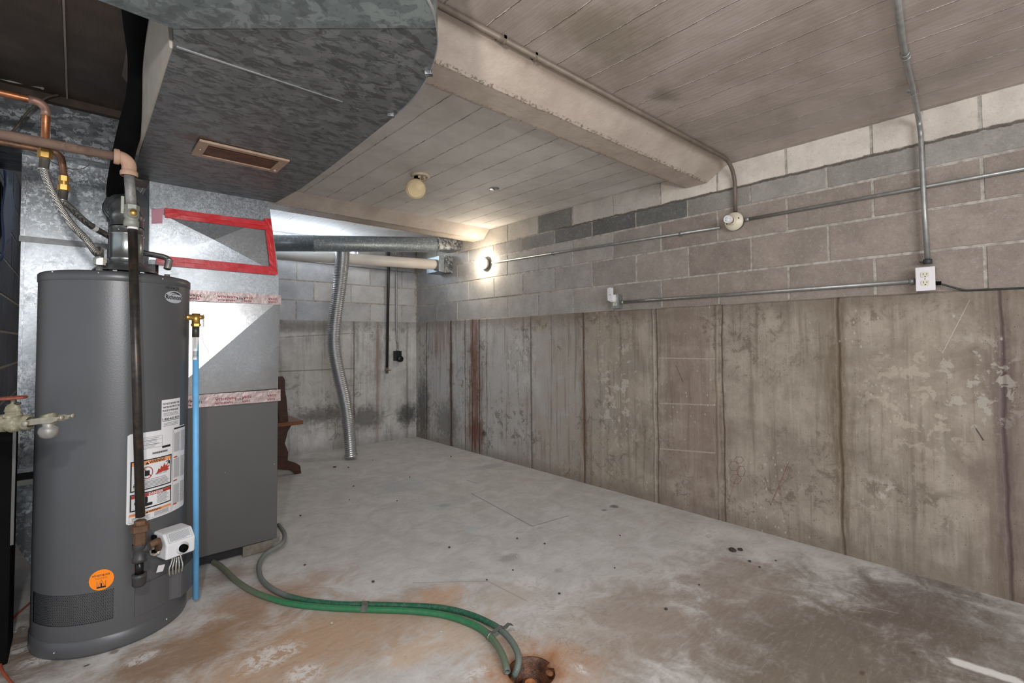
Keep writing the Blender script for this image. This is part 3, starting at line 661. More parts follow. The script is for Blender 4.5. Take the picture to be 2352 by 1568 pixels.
g0, gz1 = cyl_hit(99, 1362); g1, gz1b = cyl_hit(262, 1350); _, gz0 = cyl_hit(258, 1420)
g0 = -1.25; gz1 = gz1b
def jacket():
    mb = MB(); n = 160; ths = [g1+2*pi*i/n for i in range(n+1)]
    zs = [.055, gz0, gz1, HH-.03]
    vs = [hp(t, z) for z in zs for t in ths[:-1]]; fs = []
    for zi in range(3):
        for i in range(n):
            tm = (ths[i]+ths[i+1])/2; tm = (tm+pi) % (2*pi)-pi
            if zi == 1 and g0 < tm < g1: continue
            a = zi*n+i; b = zi*n+(i+1) % n; fs.append((a, b, b+n, a+n))
    mb.add(vs, fs, True); return mb
jk = jacket().build('jacket', M_HEAT, heater)
mb = MB().lathe([(HR-.022, .02), (HR-.022, gz1+.03)], HC, (0, 0, 1), 64); mb.build('inner_shell', simple('burner_shell', C(120, 120, 120), .35, .6), heater)
def grille():
    mb = MB(); W = (g1-g0)*HR; nu = 44; du = W/nu; dz = du*.86; nz = int((gz1-gz0)/dz); dz = (gz1-gz0)/nz
    for j in range(nz):
        for i in range(nu):
            u0_ = g0*HR+i*du; z0 = gz0+j*dz; 
            cx = u0_+du*(.5 if j % 2 else .5)+(du*.25 if j % 2 else -du*.25); cz = z0+dz/2
            o4 = [(u0_, z0), (u0_+du, z0), (u0_+du, z0+dz), (u0_, z0+dz)]
            rr = du*.30; h = [(cx+rr*math.cos(a), cz+rr*math.sin(a)) for a in [(-3*pi/4)+k*pi/4 for k in range(8)]]
            # octagon hole, corners of the cell joined to every second vertex
            cx = min(max(cx, u0_+rr+.0002), u0_+du-rr-.0002); h = [(cx+rr*math.cos(a), cz+rr*math.sin(a)) for a in [(-3*pi/4)+k*pi/4 for k in range(8)]]
            vs = [hp(u/HR, z, HR-.0015) for (u, z) in o4+h]
            fs = []
            for k in range(4):
                fs.append((k, (k+1) % 4, 4+(2*k+2) % 8, 4+2*k+1, 4+2*k))
            mb.add(vs, fs, True)
    return mb
grille().build('perforated_grille', simple('grille_sheet', C(92, 93, 95), .3, .5, .05), heater)
MB().lathe([(0, HH+.002), (.10, HH+.008), (HR-.02, HH+.004), (HR-.004, HH), (HR+.0025, HH-.006), (HR+.0025, HH-.034), (HR, HH-.036)], HC, (0, 0, 1), 96).build('top_cap', M_HEAT_D, heater)
MB().lathe([(HR, .062), (HR+.004, .058), (HR+.005, .012), (HR+.003, .004), (HR-.01, 0), (0, 0)], HC, (0, 0, 1), 96).build('base_ring', M_HEAT_D, heater)
for (px, py) in ((122, 624), (227, 626), (373, 640)):
    t, z = cyl_hit(px, py); p = hp(t, z, HR+.002); MB().sph(p, .0035, 10).build('screw', M_SCREW, heater)
for (px, py) in ((127, 1499), (380, 1422)):
    t, z = cyl_hit(px, py); p = hp(t, .03, HR+.005); MB().sph(p, .0035, 10).build('screw', M_SCREW, heater)

def strips(mb, top, bot, ua, ub, off, n=24):   # sheet between curves bot(u)..top(u), wrapped on the jacket
    us = [ua+(ub-ua)*i/n for i in range(n+1)]
    vs = []
    for u in us: vs += [hp(u/HR, bot(u), HR+off), hp(u/HR, top(u), HR+off)]
    mb.add(vs, [(2*i, 2*i+2, 2*i+3, 2*i+1) for i in range(n)], True)
def rect(mb, u0_, u1_, z0, z1, off, rad=0, n=16):
    def top(u):
        e = min(u-u0_, u1_-u); return z1-(rad-math.sqrt(max(rad*rad-(rad-e)**2, 0)) if rad and e < rad else 0)
    def bot(u):
        e = min(u-u0_, u1_-u); return z0+(rad-math.sqrt(max(rad*rad-(rad-e)**2, 0)) if rad and e < rad else 0)
    strips(mb, top, bot, u0_, u1_, off, n if not rad else 30)
def frame(mb, u0_, u1_, z0, z1, t, off): 
    rect(mb, u0_, u1_, z1-t, z1, off); rect(mb, u0_, u1_, z0, z0+t, off); rect(mb, u0_, u0_+t, z0, z1, off, 0, 2); rect(mb, u1_-t, u1_, z0, z1, off, 0, 2)
fz = lambda off: (lambda u, z: hp(u/HR, z, HR+off))
def lines(mb, u0_, u1_, zt, zb, n, t, off, ragged=.12):
    for i in range(n):
        z = zt-(zt-zb)*(i+.5)/n; rect(mb, u0_, u1_-(u1_-u0_)*ragged*random.random(), z-t/2, z+t/2, off, 0, 8)
# big rating and warning label
aL, zt_ = cyl_hit(293, 998); aL2, zb_ = cyl_hit(290, 1207); aR, _ = cyl_hit(424, 980); aR = min(aR, 1.32)
aS, _ = cyl_hit(396, 1080); uL, uR, uS = aL*HR, aR*HR, aS*HR
M_PAPER = simple('label_paper', C(226, 226, 228), .35, 0, .02)
lab = MB(); rect(lab, uL, uR, zb_, zt_, .0006, .006); lab = lab.build('warning_label', M_PAPER, heater, 'white warning label with orange and red bands')
H_ = zt_-zb_; zf = lambda t: zt_-H_*t; Wd = uS-uL
ink = MB(); 
frame(ink, uL+Wd*.06, uS-Wd*.04, zf(.65), zf(.31), .0045, .0011)
frame(ink, uL+Wd*.06, uS-Wd*.04, zf(.865), zf(.675), .0045, .0011)
rect(ink, uS-.001, uS, zf(.99), zf(.02), .0011, 0, 2)
text_to(ink, 'WARNING', uL+Wd*.42, zf(.362), .017, fz(.0016), Wd*.36, .0004)
text_to(ink, 'WARNING', uL+Wd*.42, zf(.914), .012, fz(.0016), Wd*.28, .0002)
rect(ink, uS-Wd*.3, uS-Wd*.08, zf(.215), zf(.19), .0011)
for i in range(26): rect(ink, uS-Wd*.52+Wd*.014*i, uS-Wd*.52+Wd*.014*i+Wd*.007*(1+(i*7 % 3)*.4), zf(.265), zf(.243), .0011, 0, 1)
frame(ink, uL+Wd*.05, uS-Wd*.04, zf(.985), zf(.90), .0008, .0011)
frame(ink, uL+Wd*.3, uS-Wd*.3, zf(.19), zf(.06), .0008, .0011); frame(ink, uL+Wd*.3, uS-Wd*.3, zf(.15), zf(.1), .0008, .0011)
lines(ink, uL+Wd*.34, uS-Wd*.34, zf(.07), zf(.185), 7, .0012, .0011, .4)
lines(ink, uL+Wd*.12, uS-Wd*.10, zf(.555), zf(.63), 5, .0016, .0011)
lines(ink, uL+Wd*.60, uS-Wd*.10, zf(.71), zf(.84), 9, .0013, .0011, .3)
lines(ink, uL+Wd*.10, uL+Wd*.46, zf(.935), zf(.975), 3, .0012, .0011); lines(ink, uL+Wd*.54, uS-Wd*.08, zf(.925), zf(.975), 6, .001, .0011)
text_to(ink, 'Flammable Vapors', uL+Wd*.55, zf(.505), .006, fz(.0016), Wd*.28)
text_to(ink, 'FIRE AND EXPLOSION HAZARD', uL+Wd*.3, zf(.548), .006, fz(.0016), Wd*.5)
for (cu, cz, r) in ((uL+Wd*.38, zf(.355), .007), (uL+Wd*.39, zf(.908), .005), (uL+Wd*.14, zf(.585), .006)):
    ink.add([hp((cu-r)/HR, cz-r*.6, HR+.0016), hp((cu+r)/HR, cz-r*.6, HR+.0016), hp(cu/HR, cz+r*.9, HR+.0016)], [(0, 1, 2)])
# burner pictogram silhouette and mat figure
rect(ink, uL+Wd*.33, uL+Wd*.43, zf(.495), zf(.435), .0015, .002)
rect(ink, uL+Wd*.86, uL+Wd*.885, zf(.405), zf(.375), .0015); 
for (a, b, c, d) in ((.84, .40, .87, .41), (.86, .355, .875, .39), (.885, .38, .91, .42), (.80, .375, .85, .385)): rect(ink, uL+Wd*a, uL+Wd*c, zf(d), zf(b), .0016, 0, 2)
for k in range(20):
    a = pi*k/20; 
rect(ink, uL+Wd*.30, uL+Wd*.40, zf(.80), zf(.725), .0015, .006); rect(ink, uL+Wd*.24, uL+Wd*.5, zf(.835), zf(.80), .0015, .004); rect(ink, uL+Wd*.14, uL+Wd*.19, zf(.80), zf(.76), .0015, .006)
for i in range(3): lines(ink, uS+(uR-uS)*.06, uS+(uR-uS)*.5, zf(.07+.31*i), zf(.30+.31*i), 26, .0009, .0011, .15); lines(ink, uS+(uR-uS)*.56, uS+(uR-uS)*.97, zf(.06+.31*i), zf(.31+.31*i), 26, .0009, .0011, .15)
rect(ink, uS+(uR-uS)*.05, uR-.002, zf(.028), zf(.01), .0011)
ink.build('printing', M_INK, lab)
M_ORANGEBAND = simple('orange_band', C(238, 160, 104), .45, 0, .02); M_REDBAND = simple('red_band', C(176, 66, 50), .45, 0, .02)
ob = MB(); rect(ob, uL+Wd*.08, uS-Wd*.06, zf(.365), zf(.325), .0009); ob.build('orange_band', M_ORANGEBAND, lab); ob = MB(); rect(ob, uL+Wd*.05, uS-Wd*.04, zf(.92), zf(.89), .0009); ob.build('orange_band', M_ORANGEBAND, lab)
rb = MB(); rect(rb, uL+Wd*.08, uS-Wd*.06, zf(.725), zf(.69), .0009); rb.build('danger_band', M_REDBAND, lab); rb = MB()
for t_ in (.355, .635, .915): rect(rb, uS+(uR-uS)*.05, uS+(uR-uS)*.3, zf(t_+.015), zf(t_), .0013)
rb.build('section_marks', M_REDBAND, lab); rb = MB()
for k in range(24):      # prohibition ring
    a = 2*pi*k/24; b = 2*pi*(k+1)/24; cu, cz = uL+Wd*.38, zf(.46)
    rb.add([hp((cu+r*math.cos(t))/HR, cz+r*math.sin(t)*1.15, HR+.0017) for (r, t) in ((.021, a), (.021, b), (.018, b), (.018, a))], [(0, 1, 2, 3)])
rb.add([hp((cu+u)/HR, cz+v, HR+.0018) for (u, v) in ((-.015, .018), (-.012, .02), (.016, -.016), (.013, -.018))], [(0, 1, 2, 3)])
rb.build('prohibition_sign', M_REDBAND, lab); rb = MB()
fl = [(.56, .5), (.6, .47), (.62, .44), (.66, .455), (.68, .415), (.72, .435), (.77, .39), (.79, .43), (.86, .405), (.83, .44), (.92, .43), (.85, .465), (.9, .475), (.84, .49)]
for i in range(len(fl)-1):
    c_ = (.74, .487); rb.add([hp((uL+Wd*a)/HR, zf(b), HR+.0014) for (a, b) in (c_, fl[i], fl[i+1])], [(0, 1, 2)])
rb.build('flames', M_REDBAND, lab)
dg_ = MB(); text_to(dg_, 'DANGER', uL+Wd*.42, zf(.718), .012, fz(.0016), Wd*.32, .0003); dg_.build('white_lettering', M_PAPER, lab)
# small return notice
a0_, zt2 = cyl_hit(371, 919); a1_, _ = cyl_hit(413, 914); u2, u3 = a0_*HR, a1_*HR
nb = MB(); rect(nb, u2, u3, zt_-.003, zt2, .0012); nb = nb.build('return_notice', M_PAPER, heater, 'small white return notice sticker')
ink = MB(); W2 = u3-u2; h2 = zt2-zt_
for i, t in enumerate(('DO NOT RETURN THIS', 'WATER HEATER TO THE', 'PLACE OF PURCHASE')): text_to(ink, t, u2+W2*.05, zt2-h2*(.17+.115*i), .010, fz(.0018), W2*(.88, .9, .8)[i], .0003)
text_to(ink, '1-800-432-8373', u2+W2*.04, zt2-h2*.70, .013, fz(.0018), W2*.9, .0003); rect(ink, u2+W2*.04, u2+W2*.94, zt2-h2*.735, zt2-h2*.72, .0016)
ink.build('printing', M_INK, nb)
gi = MB(); lines(gi, u2+W2*.08, u3-W2*.1, zt2-h2*.44, zt2-h2*.57, 3, .0018, .0016); lines(gi, u2+W2*.1, u3-W2*.08, zt2-h2*.78, zt2-h2*.92, 3, .0018, .0016); gi.build('fine_print', M_GREYINK, nb)
# maker's emblem and handwritten date
def ellipse(mb, cu, cz, ru, rz, off, n=28):
    strips(mb, lambda u: cz+rz*math.sqrt(max(0, 1-((u-cu)/ru)**2)), lambda u: cz-rz*math.sqrt(max(0, 1-((u-cu)/ru)**2)), cu-ru*.9999, cu+ru*.9999, off, n)
ac, zc_ = cyl_hit(398, 682); ac1, _ = cyl_hit(378, 682); ac2, _ = cyl_hit(418, 682); ru = (ac2-ac1)*HR/2; cu = (ac1+ac2)/2*HR
_, ze = cyl_hit(398, 668); rz = ze-zc_
em = MB(); ellipse(em, cu, zc_, ru, rz, .0008); em = em.build('maker_emblem', simple('silver_emblem', C(205, 210, 218), .3, .3, .03), heater, 'oval silver emblem with black lettering')
ink = MB(); text_to(ink, 'Richmond', cu-ru*.92, zc_-rz*.38, rz*1.02, fz(.0018), ru*1.8, .0006)
for k, (dz, uu0, uu1) in enumerate(((.55, -.55, .75), (.36, -.3, .85))):
    pts = [(uu0+(uu1-uu0)*i/12, dz+.28*math.sin(pi*i/12)-.12*i/12) for i in range(13)]
    for i in range(12):
        th = .05*math.sin(pi*(i+.5)/12)+.02; (a, b), (c, d) = pts[i], pts[i+1]
        ink.add([hp((cu+ru*x)/HR, zc_+rz*y, HR+.0015) for (x, y) in ((a, b-th), (c, d-th), (c, d+th), (a, b+th))], [(0, 1, 2, 3)])
ink.build('lettering', M_INK, em)
ad, zd_ = cyl_hit(381, 663); ad2, _ = cyl_hit(411, 663)
ink = MB(); text_to(ink, '10-14-24', ad*HR, zd_, .017, fz(.0008), (ad2-ad)*HR); ink.build('handwritten_date', M_INK, heater)
# orange sticker
ac, zc_ = cyl_hit(233, 1331); a1_, _ = cyl_hit(204, 1331); a2_, _ = cyl_hit(262, 1331); _, ze = cyl_hit(233, 1307.5); rz = ze-zc_; ru = (a2_-a1_)*HR/2; cu = ac*HR
st_ = MB(); ellipse(st_, cu, zc_, ru, rz, .0012); st_ = st_.build('orange_sticker', simple('orange_sticker_paper', C(255, 138, 8), .45, 0, .02), heater, 'round orange sticker')
ink = MB(); text_to(ink, 'DO NOT BLOCK', cu-ru*.72, zc_+rz*.38, rz*.24, fz(.0018), ru*1.4, .0002)
lines(ink, cu-ru*.5, cu+ru*.5, zc_+rz*.28, zc_+rz*.08, 2, .0006, .0018); rect(ink, cu-ru*.36, cu+ru*.36, zc_-rz*.78, zc_-rz*.62, .0018)
for (a, b, c, d) in ((-.36, -.7, -.33, -.1), (.33, -.7, .36, -.1), (-.06, -.62, .06, -.3)): rect(ink, cu+ru*a, cu+ru*c, zc_+rz*b, zc_+rz*d, .0018, 0, 2)
ink.add([hp((cu+ru*x)/HR, zc_+rz*y, HR+.0017) for (x, y) in ((-.27, -.6), (-.24, -.6), (.01, .02), (-.01, .02))], [(0, 1, 2, 3)]); ink.add([hp((cu+ru*x)/HR, zc_+rz*y, HR+.0017) for (x, y) in ((.27, -.6), (.24, -.6), (-.01, .02), (.01, .02))], [(0, 1, 2, 3)])
ink.build('printing', M_INK, st_)
# lower access door bulging over the burner opening
dL, dzt = cyl_hit(310, 1346); _, dzb = cyl_hit(309, 1416); dR = 1.42
_, dtop = cyl_hit(385, 1318)
def door():
    mb = MB(); n = 40; us = [dL+(dR-dL)*i/n for i in range(n+1)]
    def off(t):
        k = (t-dL)/(dR-dL); return .004+.028*max(0, min(1, (k-.42)/.12))**2*(3-2*max(0, min(1, (k-.42)/.12)))
    zt1 = dtop+.008; zb1 = dzb-.0
    vs = []
    for t in us:
        k = (t-dL)/(dR-dL); zt2_ = zt1-(.06*(1-k/.12) if k < .12 else 0)*0
        vs += [hp(t, zb1, HR+.001), hp(t, zb1, HR+off(t)), hp(t, zt2_, HR+off(t)), hp(t, zt2_, HR+.001)]
    fs = [(4*i+k, 4*i+4+k, 4*i+5+k, 4*i+1+k) for i in range(n) for k in range(3)]+[(0, 1, 2, 3), (4*n, 4*n+1, 4*n+2, 4*n+3)]
    return mb.add(vs, fs, False)
dr = door().build('access_door', M_HEAT, heater)
# gas control box
cphi, cz0 = cyl_hit(384, 1236)
cphi = min(cphi, 1.15)
ctr = hp(cphi-.045, cz0, HR+.035); nrm = V((math.sin(cphi-.35), -math.cos(cphi-.35), 0)); tan = V((math.cos(cphi-.35), math.sin(cphi-.35), 0)); upv = V((0, 0, 1))
M_VBOX = simple('white_control_plastic', C(224, 226, 228), .35, 0, .02)
Wc, Hc, Dc = .108, .096, .066
def cp(a, b, c): return ctr+tan*a+upv*b+nrm*c
mb = MB()
prof = [(-.035, .5), (Dc*.62, .5), (Dc*1.05, .12), (Dc, -.5), (-.035, -.5)]
mb.prism([cp(-Wc/2, Hc*y, c) for (c, y) in prof], tan*Wc)
cbx = mb.build('gas_control_box', M_VBOX, heater, 'white plastic gas control', bevel=.006)
kb = cp(.005, -.018, Dc*1.03); MB().cyl(kb, kb+nrm*.016, .015, 24).build('knob', M_BLACK, cbx)
MB().cyl(kb-nrm*.004, kb+nrm*.002, .024, 28).build('dial_ring', simple('pale_grey_plastic', C(206, 208, 212), .4, 0, .02), cbx)
mb = MB(); 
for i in range(3):
    p = cp(-Wc/2-.006, .03-.026*i, -.012); MB().box(p-V((.008, .012, .007)), p+V((.008, .012, .007))).build('black_clip', M_BLACK, cbx)
mb.box(cp(0, -.052, .03)-V((.012, .012, .006)), cp(0, -.052, .03)+V((.012, .012, .006))); mb.build('black_clip', M_BLACK, cbx)
def facept(a, b, off=.0015):    # sloped top face
    c0, y0 = prof[1]; c1, y1 = prof[2]; nn = (V((0, 0, 1))*.8+nrm*.6).normalized()
    return cp((a-.5)*Wc*.8, Hc*(y0+(y1-y0)*b), c0+(c1-c0)*b)+nn*off
mb = MB()
for i in range(8):
    b = .16+.09*i; mb.add([facept(.06, b), facept(.94-.2*(i == 7), b), facept(.94-.2*(i == 7), b+.035), facept(.06, b+.035)], [(0, 1, 2, 3)])
for (a, b, c, d) in ((0, .06, 1, .075), (0, .92, 1, .935), (0, .06, .012, .935), (.988, .06, 1, .935)): mb.add([facept(a, b), facept(c, b), facept(c, d), facept(a, d)], [(0, 1, 2, 3)])
mb.build('printed_instructions', M_GREYINK, cbx)
M_FOIL = simple('aluminium_foil', C(215, 215, 212), .22, .9, .1, 60, .8, 60)
mb = MB()
for i in range(5):
    a = cp(.0+.008*i, -.05, .0); mb.tube(spline([a, a+V((.002, 0, -.03)), a+V((.004*(i-2), -.004, -.06)), a+V((.003*(i-2), 0, -.09))], 5), .0032, 8)
mb.build('burner_tubes', M_FOIL, heater)
tagp = cp(-.045, -.092, .01); MB().box(tagp-V((.013, .001, .013)), tagp+V((.013, .001, .013)), 0, Matrix.Rotation(.25, 3, 'Y') @ Matrix.Rotation(.5, 3, 'Z')).build('paper_tag', M_PAPER, heater)
# draft hood with legs
TZ = HH+.006
HX = at(290, 600, Y=2.62); HO = V((HX.x, 2.62, 0))
M_HOOD = simple('shiny_galvanised_vent', C(160, 165, 164), .28, .85, .1, 24)
hood = MB().lathe([(.115, TZ+.02), (.112, TZ+.026), (.085, TZ+.05), (.062, TZ+.056), (.060, TZ+.07)], HO, (0, 0, 1), 40).build('draft_hood', M_HOOD, heater)
mb = MB()
for a in (-2.1, -.9, .6, 2.2):
    p = HO+V((.08*math.cos(a), .08*math.sin(a), TZ)); MB().box(p-V((.007, .002, .006)), p+V((.007, .002, .045))).build('hood_leg', M_SCREW, heater)
# water nipples
NC = at(228, 612, Z=HH+.03); NH = V((.30, 2.60, HH))
for q in (NC, NH):
    MB().cyl((q.x, q.y, HH-.01), (q.x, q.y, HH+.03), .011, 16).build('water_nipple', M_SCREW, heater)
# relief valve
rv, rz_ = cyl_hit(433, 722); RV = at(450, 735, Y=2.52)
rel = MB().cyl((HC.x+.2, 2.52, RV.z+.012), (RV.x+.004, 2.52, RV.z+.012), .013, 18).cyl((RV.x, 2.52, RV.z+.03), (RV.x, 2.52, RV.z-.02), .0165, 18).hexn((RV.x, 2.52, RV.z-.016), (RV.x, 2.52, RV.z-.028), .019).cyl((RV.x, 2.52, RV.z+.012), (RV.x+.03, 2.52, RV.z+.014), .010, 16)
rel = rel.build('relief_valve', M_BRASS, heater)
MB().box((RV.x+.028, 2.512, RV.z-.03), (RV.x+.034, 2.528, RV.z+.028), .002).tube(spline([(RV.x+.024, 2.512, RV.z), (RV.x+.02, 2.508, RV.z-.05), (RV.x+.028, 2.508, RV.z-.1), (RV.x+.045, 2.51, RV.z-.13), (RV.x+.05, 2.51, RV.z-.15)]), .0016, 6).build('test_lever', M_WHITE, rel)

# blue discharge tube
M_BLUE = simple('blue_plastic_pipe', C(112, 182, 232), .45, 0, .06, 20)
pb = at(450, 1374, Y=2.52); pt = V((RV.x, 2.52, RV.z-.026))
bt = thing('discharge_pipe', 'pale blue plastic discharge tube hanging beside the water heater', 'pipe', (pb.x, 2.52, pb.z))
MB().tube([pt-V((0, 0, .04)), V((pb.x, 2.52, pb.z))], .0125, 20).build('tube', M_BLUE, bt)
MB().cyl(pt+V((0, 0, .002)), pt-V((0, 0, .05)), .0145, 18).build('collar', simple('dark_adapter', C(70, 70, 62), .4, .3), bt)
z0 = at(450, 768, Y=2.52).z; z1 = at(450, 826, Y=2.52).z
sk = MB().lathe([(.0128, z1), (.0128, z0)], (pt.x, 2.52, 0), (0, 0, 1), 20).build('white_sticker', M_WHITE, bt)
mb = MB()
for i in range(7): 
    zz = z1+.012+.004*i; mb.lathe([(.0131, zz), (.0131, zz+.0018)], (pt.x, 2.52, 0), (0, 0, 1), 16, pi+.6, 2*pi-.4)
for i in range(3): mb.lathe([(.0131, z1+.05), (.0131, z0-.008)], (pt.x, 2.52, 0), (0, 0, 1), 2, -pi/2-.6+.4*i, -pi/2-.5+.4*i)
mb.build('barcode', M_INK, sk)

# ------------------------------------------------------------------ vent pipe above the heater
vz = lambda py: at(290, py, Y=2.62).z
zt1, zt2, zt3 = vz(592), vz(540), vz(505)
vp = thing('vent_pipe', 'shiny galvanised vent pipe elbow rising from the water heater hood', 'vent pipe', (HO.x, HO.y, zt1))
b0 = TZ+.07
RVp = .058
MB().lathe([(.060, b0), (.064, b0+.004), (RVp, b0+.012), (RVp, zt2-.006), (RVp+.004, zt2-.002), (RVp+.004, zt2+.002), (RVp, zt2+.006), (RVp, zt2+.03)], HO, (0, 0, 1), 40).build('lower_section', M_HOOD, vp)
e0 = V((HO.x, HO.y, zt2+.03)); E_ = [e0, e0+V((0, .006, .045)), e0+V((-.004, .03, .082)), e0+V((-.01, .075, .105)), e0+V((-.015, .13, .115)), e0+V((-.018, .19, .118))]
pth = []
for i in range(len(E_)-1):
    pth += [E_[i]+(E_[i+1]-E_[i])*t for t in (0, .06, .94)]
MB().tube(pth+[E_[-1]], RVp, 36, rf=lambda t, i: RVp+(.003 if i % 3 == 0 else 0)).build('elbow', M_HOOD, vp)
for (z_, dx) in ((zt2+.012, -.03), (b0+.03, .01)): MB().sph((HO.x+dx, HO.y-RVp-.001, z_), .004, 8).build('screw', M_SCREW, vp)

# ------------------------------------------------------------------ gas line
YG = 2.27
gtop = at(297, 372, Y=YG); gb = at(322, 1205, Y=YG)
gas = thing('gas_pipe', 'iron gas pipe running from the left and dropping in front of the water heater', 'gas pipe', gtop)
hl0 = V((-1.3, YG, at(0, 322, Y=YG).z)); hl1 = V((gtop.x-.03, YG, at(270, 360, Y=YG).z))
hl0.z = hl1.z
MB().tube([hl0, hl1], .0165, 20).build('overhead_run', M_OLDPIPE, gas)
MB().tube(arcpath(hl1-V((.012, 0, 0)), (gtop.x, YG, hl1.z), (gtop.x, YG, hl1.z-.055), .03), .023, 20).lathe([(.026, 0), (.028, .004), (.028, .014), (.026, .018)], (gtop.x, YG, hl1.z-.065), (0, 0, 1), 20).lathe([(.026, 0), (.028, .004), (.028, .014), (.026, .018)], (hl1.x-.016, YG, hl1.z), (1, 0, 0), 20).build('elbow', simple('dusty_tan_fitting', C(176, 142, 120), .8, 0, .1, 30), gas)
gv = at(302, 490, Y=YG); e1 = V((gtop.x, YG, hl1.z-.05))
MB().tube([e1, V((gv.x, YG, gv.z+.01))], .0168, 20).build('upper_drop', M_GREYPIPE, gas)
M_VALVE = simple('dull_green_grey_valve', C(142, 144, 134), .55, .3, .1, 30)
MB().hexn((gv.x, YG, gv.z+.03), (gv.x, YG, gv.z+.012), .025).lathe([(.018, .02), (.024, .01), (.024, -.012), (.02, -.022), (.024, -.03), (.024, -.05), (.018, -.052)], (gv.x, YG, gv.z), (0, 0, 1), 24).cyl((gv.x, YG, gv.z-.004), (gv.x+.003, YG-.036, gv.z-.004), .017, 20).build('shutoff_valve', M_VALVE, gas)
MB().cyl((gv.x+.003, YG-.036, gv.z-.004), (gv.x+.003, YG-.041, gv.z-.004), .012, 18).build('valve_cap', M_BRASS, gas)
MB().box((gv.x-.032, YG-.004, gv.z-.005), (gv.x-.022, YG+.004, gv.z+.06), .002).build('valve_lever', M_VALVE, gas)
gl = V((gv.x+.004, YG, gv.z-.052)); MB().cyl(gl+V((0, 0, .003)), gl-V((0, 0, .007)), .0172, 20).build('white_thread_tape', M_WHITE, gas)
MB().tube([gl, V((gb.x, YG, gb.z+.03))], .0152, 20).build('lower_drop', M_BLACKPIPE, gas)
zA = at(322, 1205, Y=YG).z; zB = at(323, 1250, Y=YG).z; zC_ = at(324, 1285, Y=YG).z; zD = at(325, 1320, Y=YG).z; zE = at(326, 1343, Y=YG).z; gx = gb.x; 
MB().lathe([(.0155, zA+.018), (.019, zA+.016), (.019, zA+.002), (.029, zA), (.029, zA-.022), (.02, zA-.026), (.02, zB)], (gx, YG, 0), (0, 0, 1), 8, smooth=False).build('union', M_RUSTY, gas)
MB().lathe([(.0235, zB+.004), (.0235, zB-.012), (.02, zB-.016), (.02, zC_+.014), (.0235, zC_+.010), (.0235, zC_-.004), (.015, zC_-.006)], (gx, YG, 0), (0, 0, 1), 24).cyl((gx, YG, (zB+zC_)/2+.01), (gx+.03, YG+.004, (zB+zC_)/2+.018), .02, 20).build('tee', M_IRON, gas)
MB().tube([V((gx, YG, zC_)), V((gx, YG, zD))], .0145, 18).build('drip_nipple', simple('black_nipple', C(22, 22, 22), .25, .3, .1), gas)
MB().lathe([(.0, zE), (.017, zE), (.022, zE+.006), (.022, zD-.006), (.0235, zD-.004), (.0235, zD+.006), (.015, zD+.008)], (gx, YG, 0), (0, 0, 1), 24).build('drip_cap', M_IRON, gas)
tz = (zB+zC_)/2+.014; vb = cp(-Wc/2, -.02, .005)
MB().tube([V((gx+.02, YG+.003, tz)), V((gx+.055, YG+.01, tz+.01)), vb+V((.004, 0, -.0))], .0125, 16).build('branch_nipple', M_RUSTY, gas)
MB().lathe([(.014, 0), (.021, .003), (.021, .016), (.014, .02)], vb-(vb-V((gx, YG, tz))).normalized()*.022, vb-V((gx, YG, tz)), 8, smooth=False).build('branch_nut', simple('pale_nut', C(168, 160, 146), .5, .4), gas)

# ------------------------------------------------------------------ copper lines and braided connectors
YC = 2.36
c0 = at(106, 245, Y=YC); c1 = at(107, 345, Y=YC)
cw = thing('copper_pipe', 'bright copper water pipe with a square bend ending in a brass nut', 'copper pipe', c1)
MB().tube(arcpath(V((-1.3, YC, c0.z+.012)), V((c0.x, YC, c0.z+.012)), V((c0.x, YC, c1.z)), .03), .0125, 18).build('tube', M_COPPER, cw)
MB().tube(arcpath(V((c0.x-.045, YC, c0.z+.012)), V((c0.x, YC, c0.z+.012)), V((c0.x, YC, c0.z-.035)), .03), .0142, 18).build('solder_elbow', simple('dull_solder_elbow', C(150, 118, 104), .5, .5, .15, 30), cw)
n0 = V((c0.x, YC, c1.z)); MB().hexn(n0, n0-V((0, 0, .03)), .021).build('brass_nut', M_BRASS, cw)
def connector(name_label, pts, r=.0125, collar_top=True, per=8):
    P = spline(pts, per); t = thing('braided_connector', name_label, 'water connector', P[-1])
    MB().tube(P, r, 14).build('braided_hose', M_BRAID, t)
    M_FER = simple('steel_ferrule', C(176, 174, 170), .3, .85)
    for (a, b) in ((P[0], P[3]), (P[-1], P[-4])):
        d = (b-a).normalized(); MB().lathe([(r*.9, -.002), (r*1.15, 0), (r*1.15, .038), (r*1.32, .039), (r*1.32, .044), (r, .046)], a, d, 20).build('ferrule', M_FER, t)
    return t, P
W_ = lambda px, py, y: at(px, py, Y=y)
q1 = n0-V((0, 0, .03))
nt_ = V((NC.x, NC.y, HH+.058))
t1, P1 = connector('curved braided steel connector nearest the camera joining copper pipe and heater', [q1, q1-V((0, 0, .05)), W_(125, 452, 2.37), W_(160, 510, 2.38), W_(198, 550, 2.4), W_(222, 582, 2.42), nt_+V((-.002, 0, .04)), nt_])
MB().hexn(nt_+V((0, 0, .006)), nt_-V((0, 0, .022)), .0195).build('hex_nut', simple('nickel_nut', C(186, 184, 176), .35, .8), t1)
YC2 = 2.52
d0 = at(140, 352, Y=YC2); d1 = at(147, 405, Y=YC2)
cw2 = thing('copper_pipe', 'dull brown copper pipe behind the bright one with a short drop', 'copper pipe', d1)
MB().tube(arcpath(V((-1.3, YC2, d0.z)), V((d0.x, YC2, d0.z)), V((d1.x, YC2, d1.z)), .03), .0115, 18).build('tube', M_COPPER_DULL, cw2)
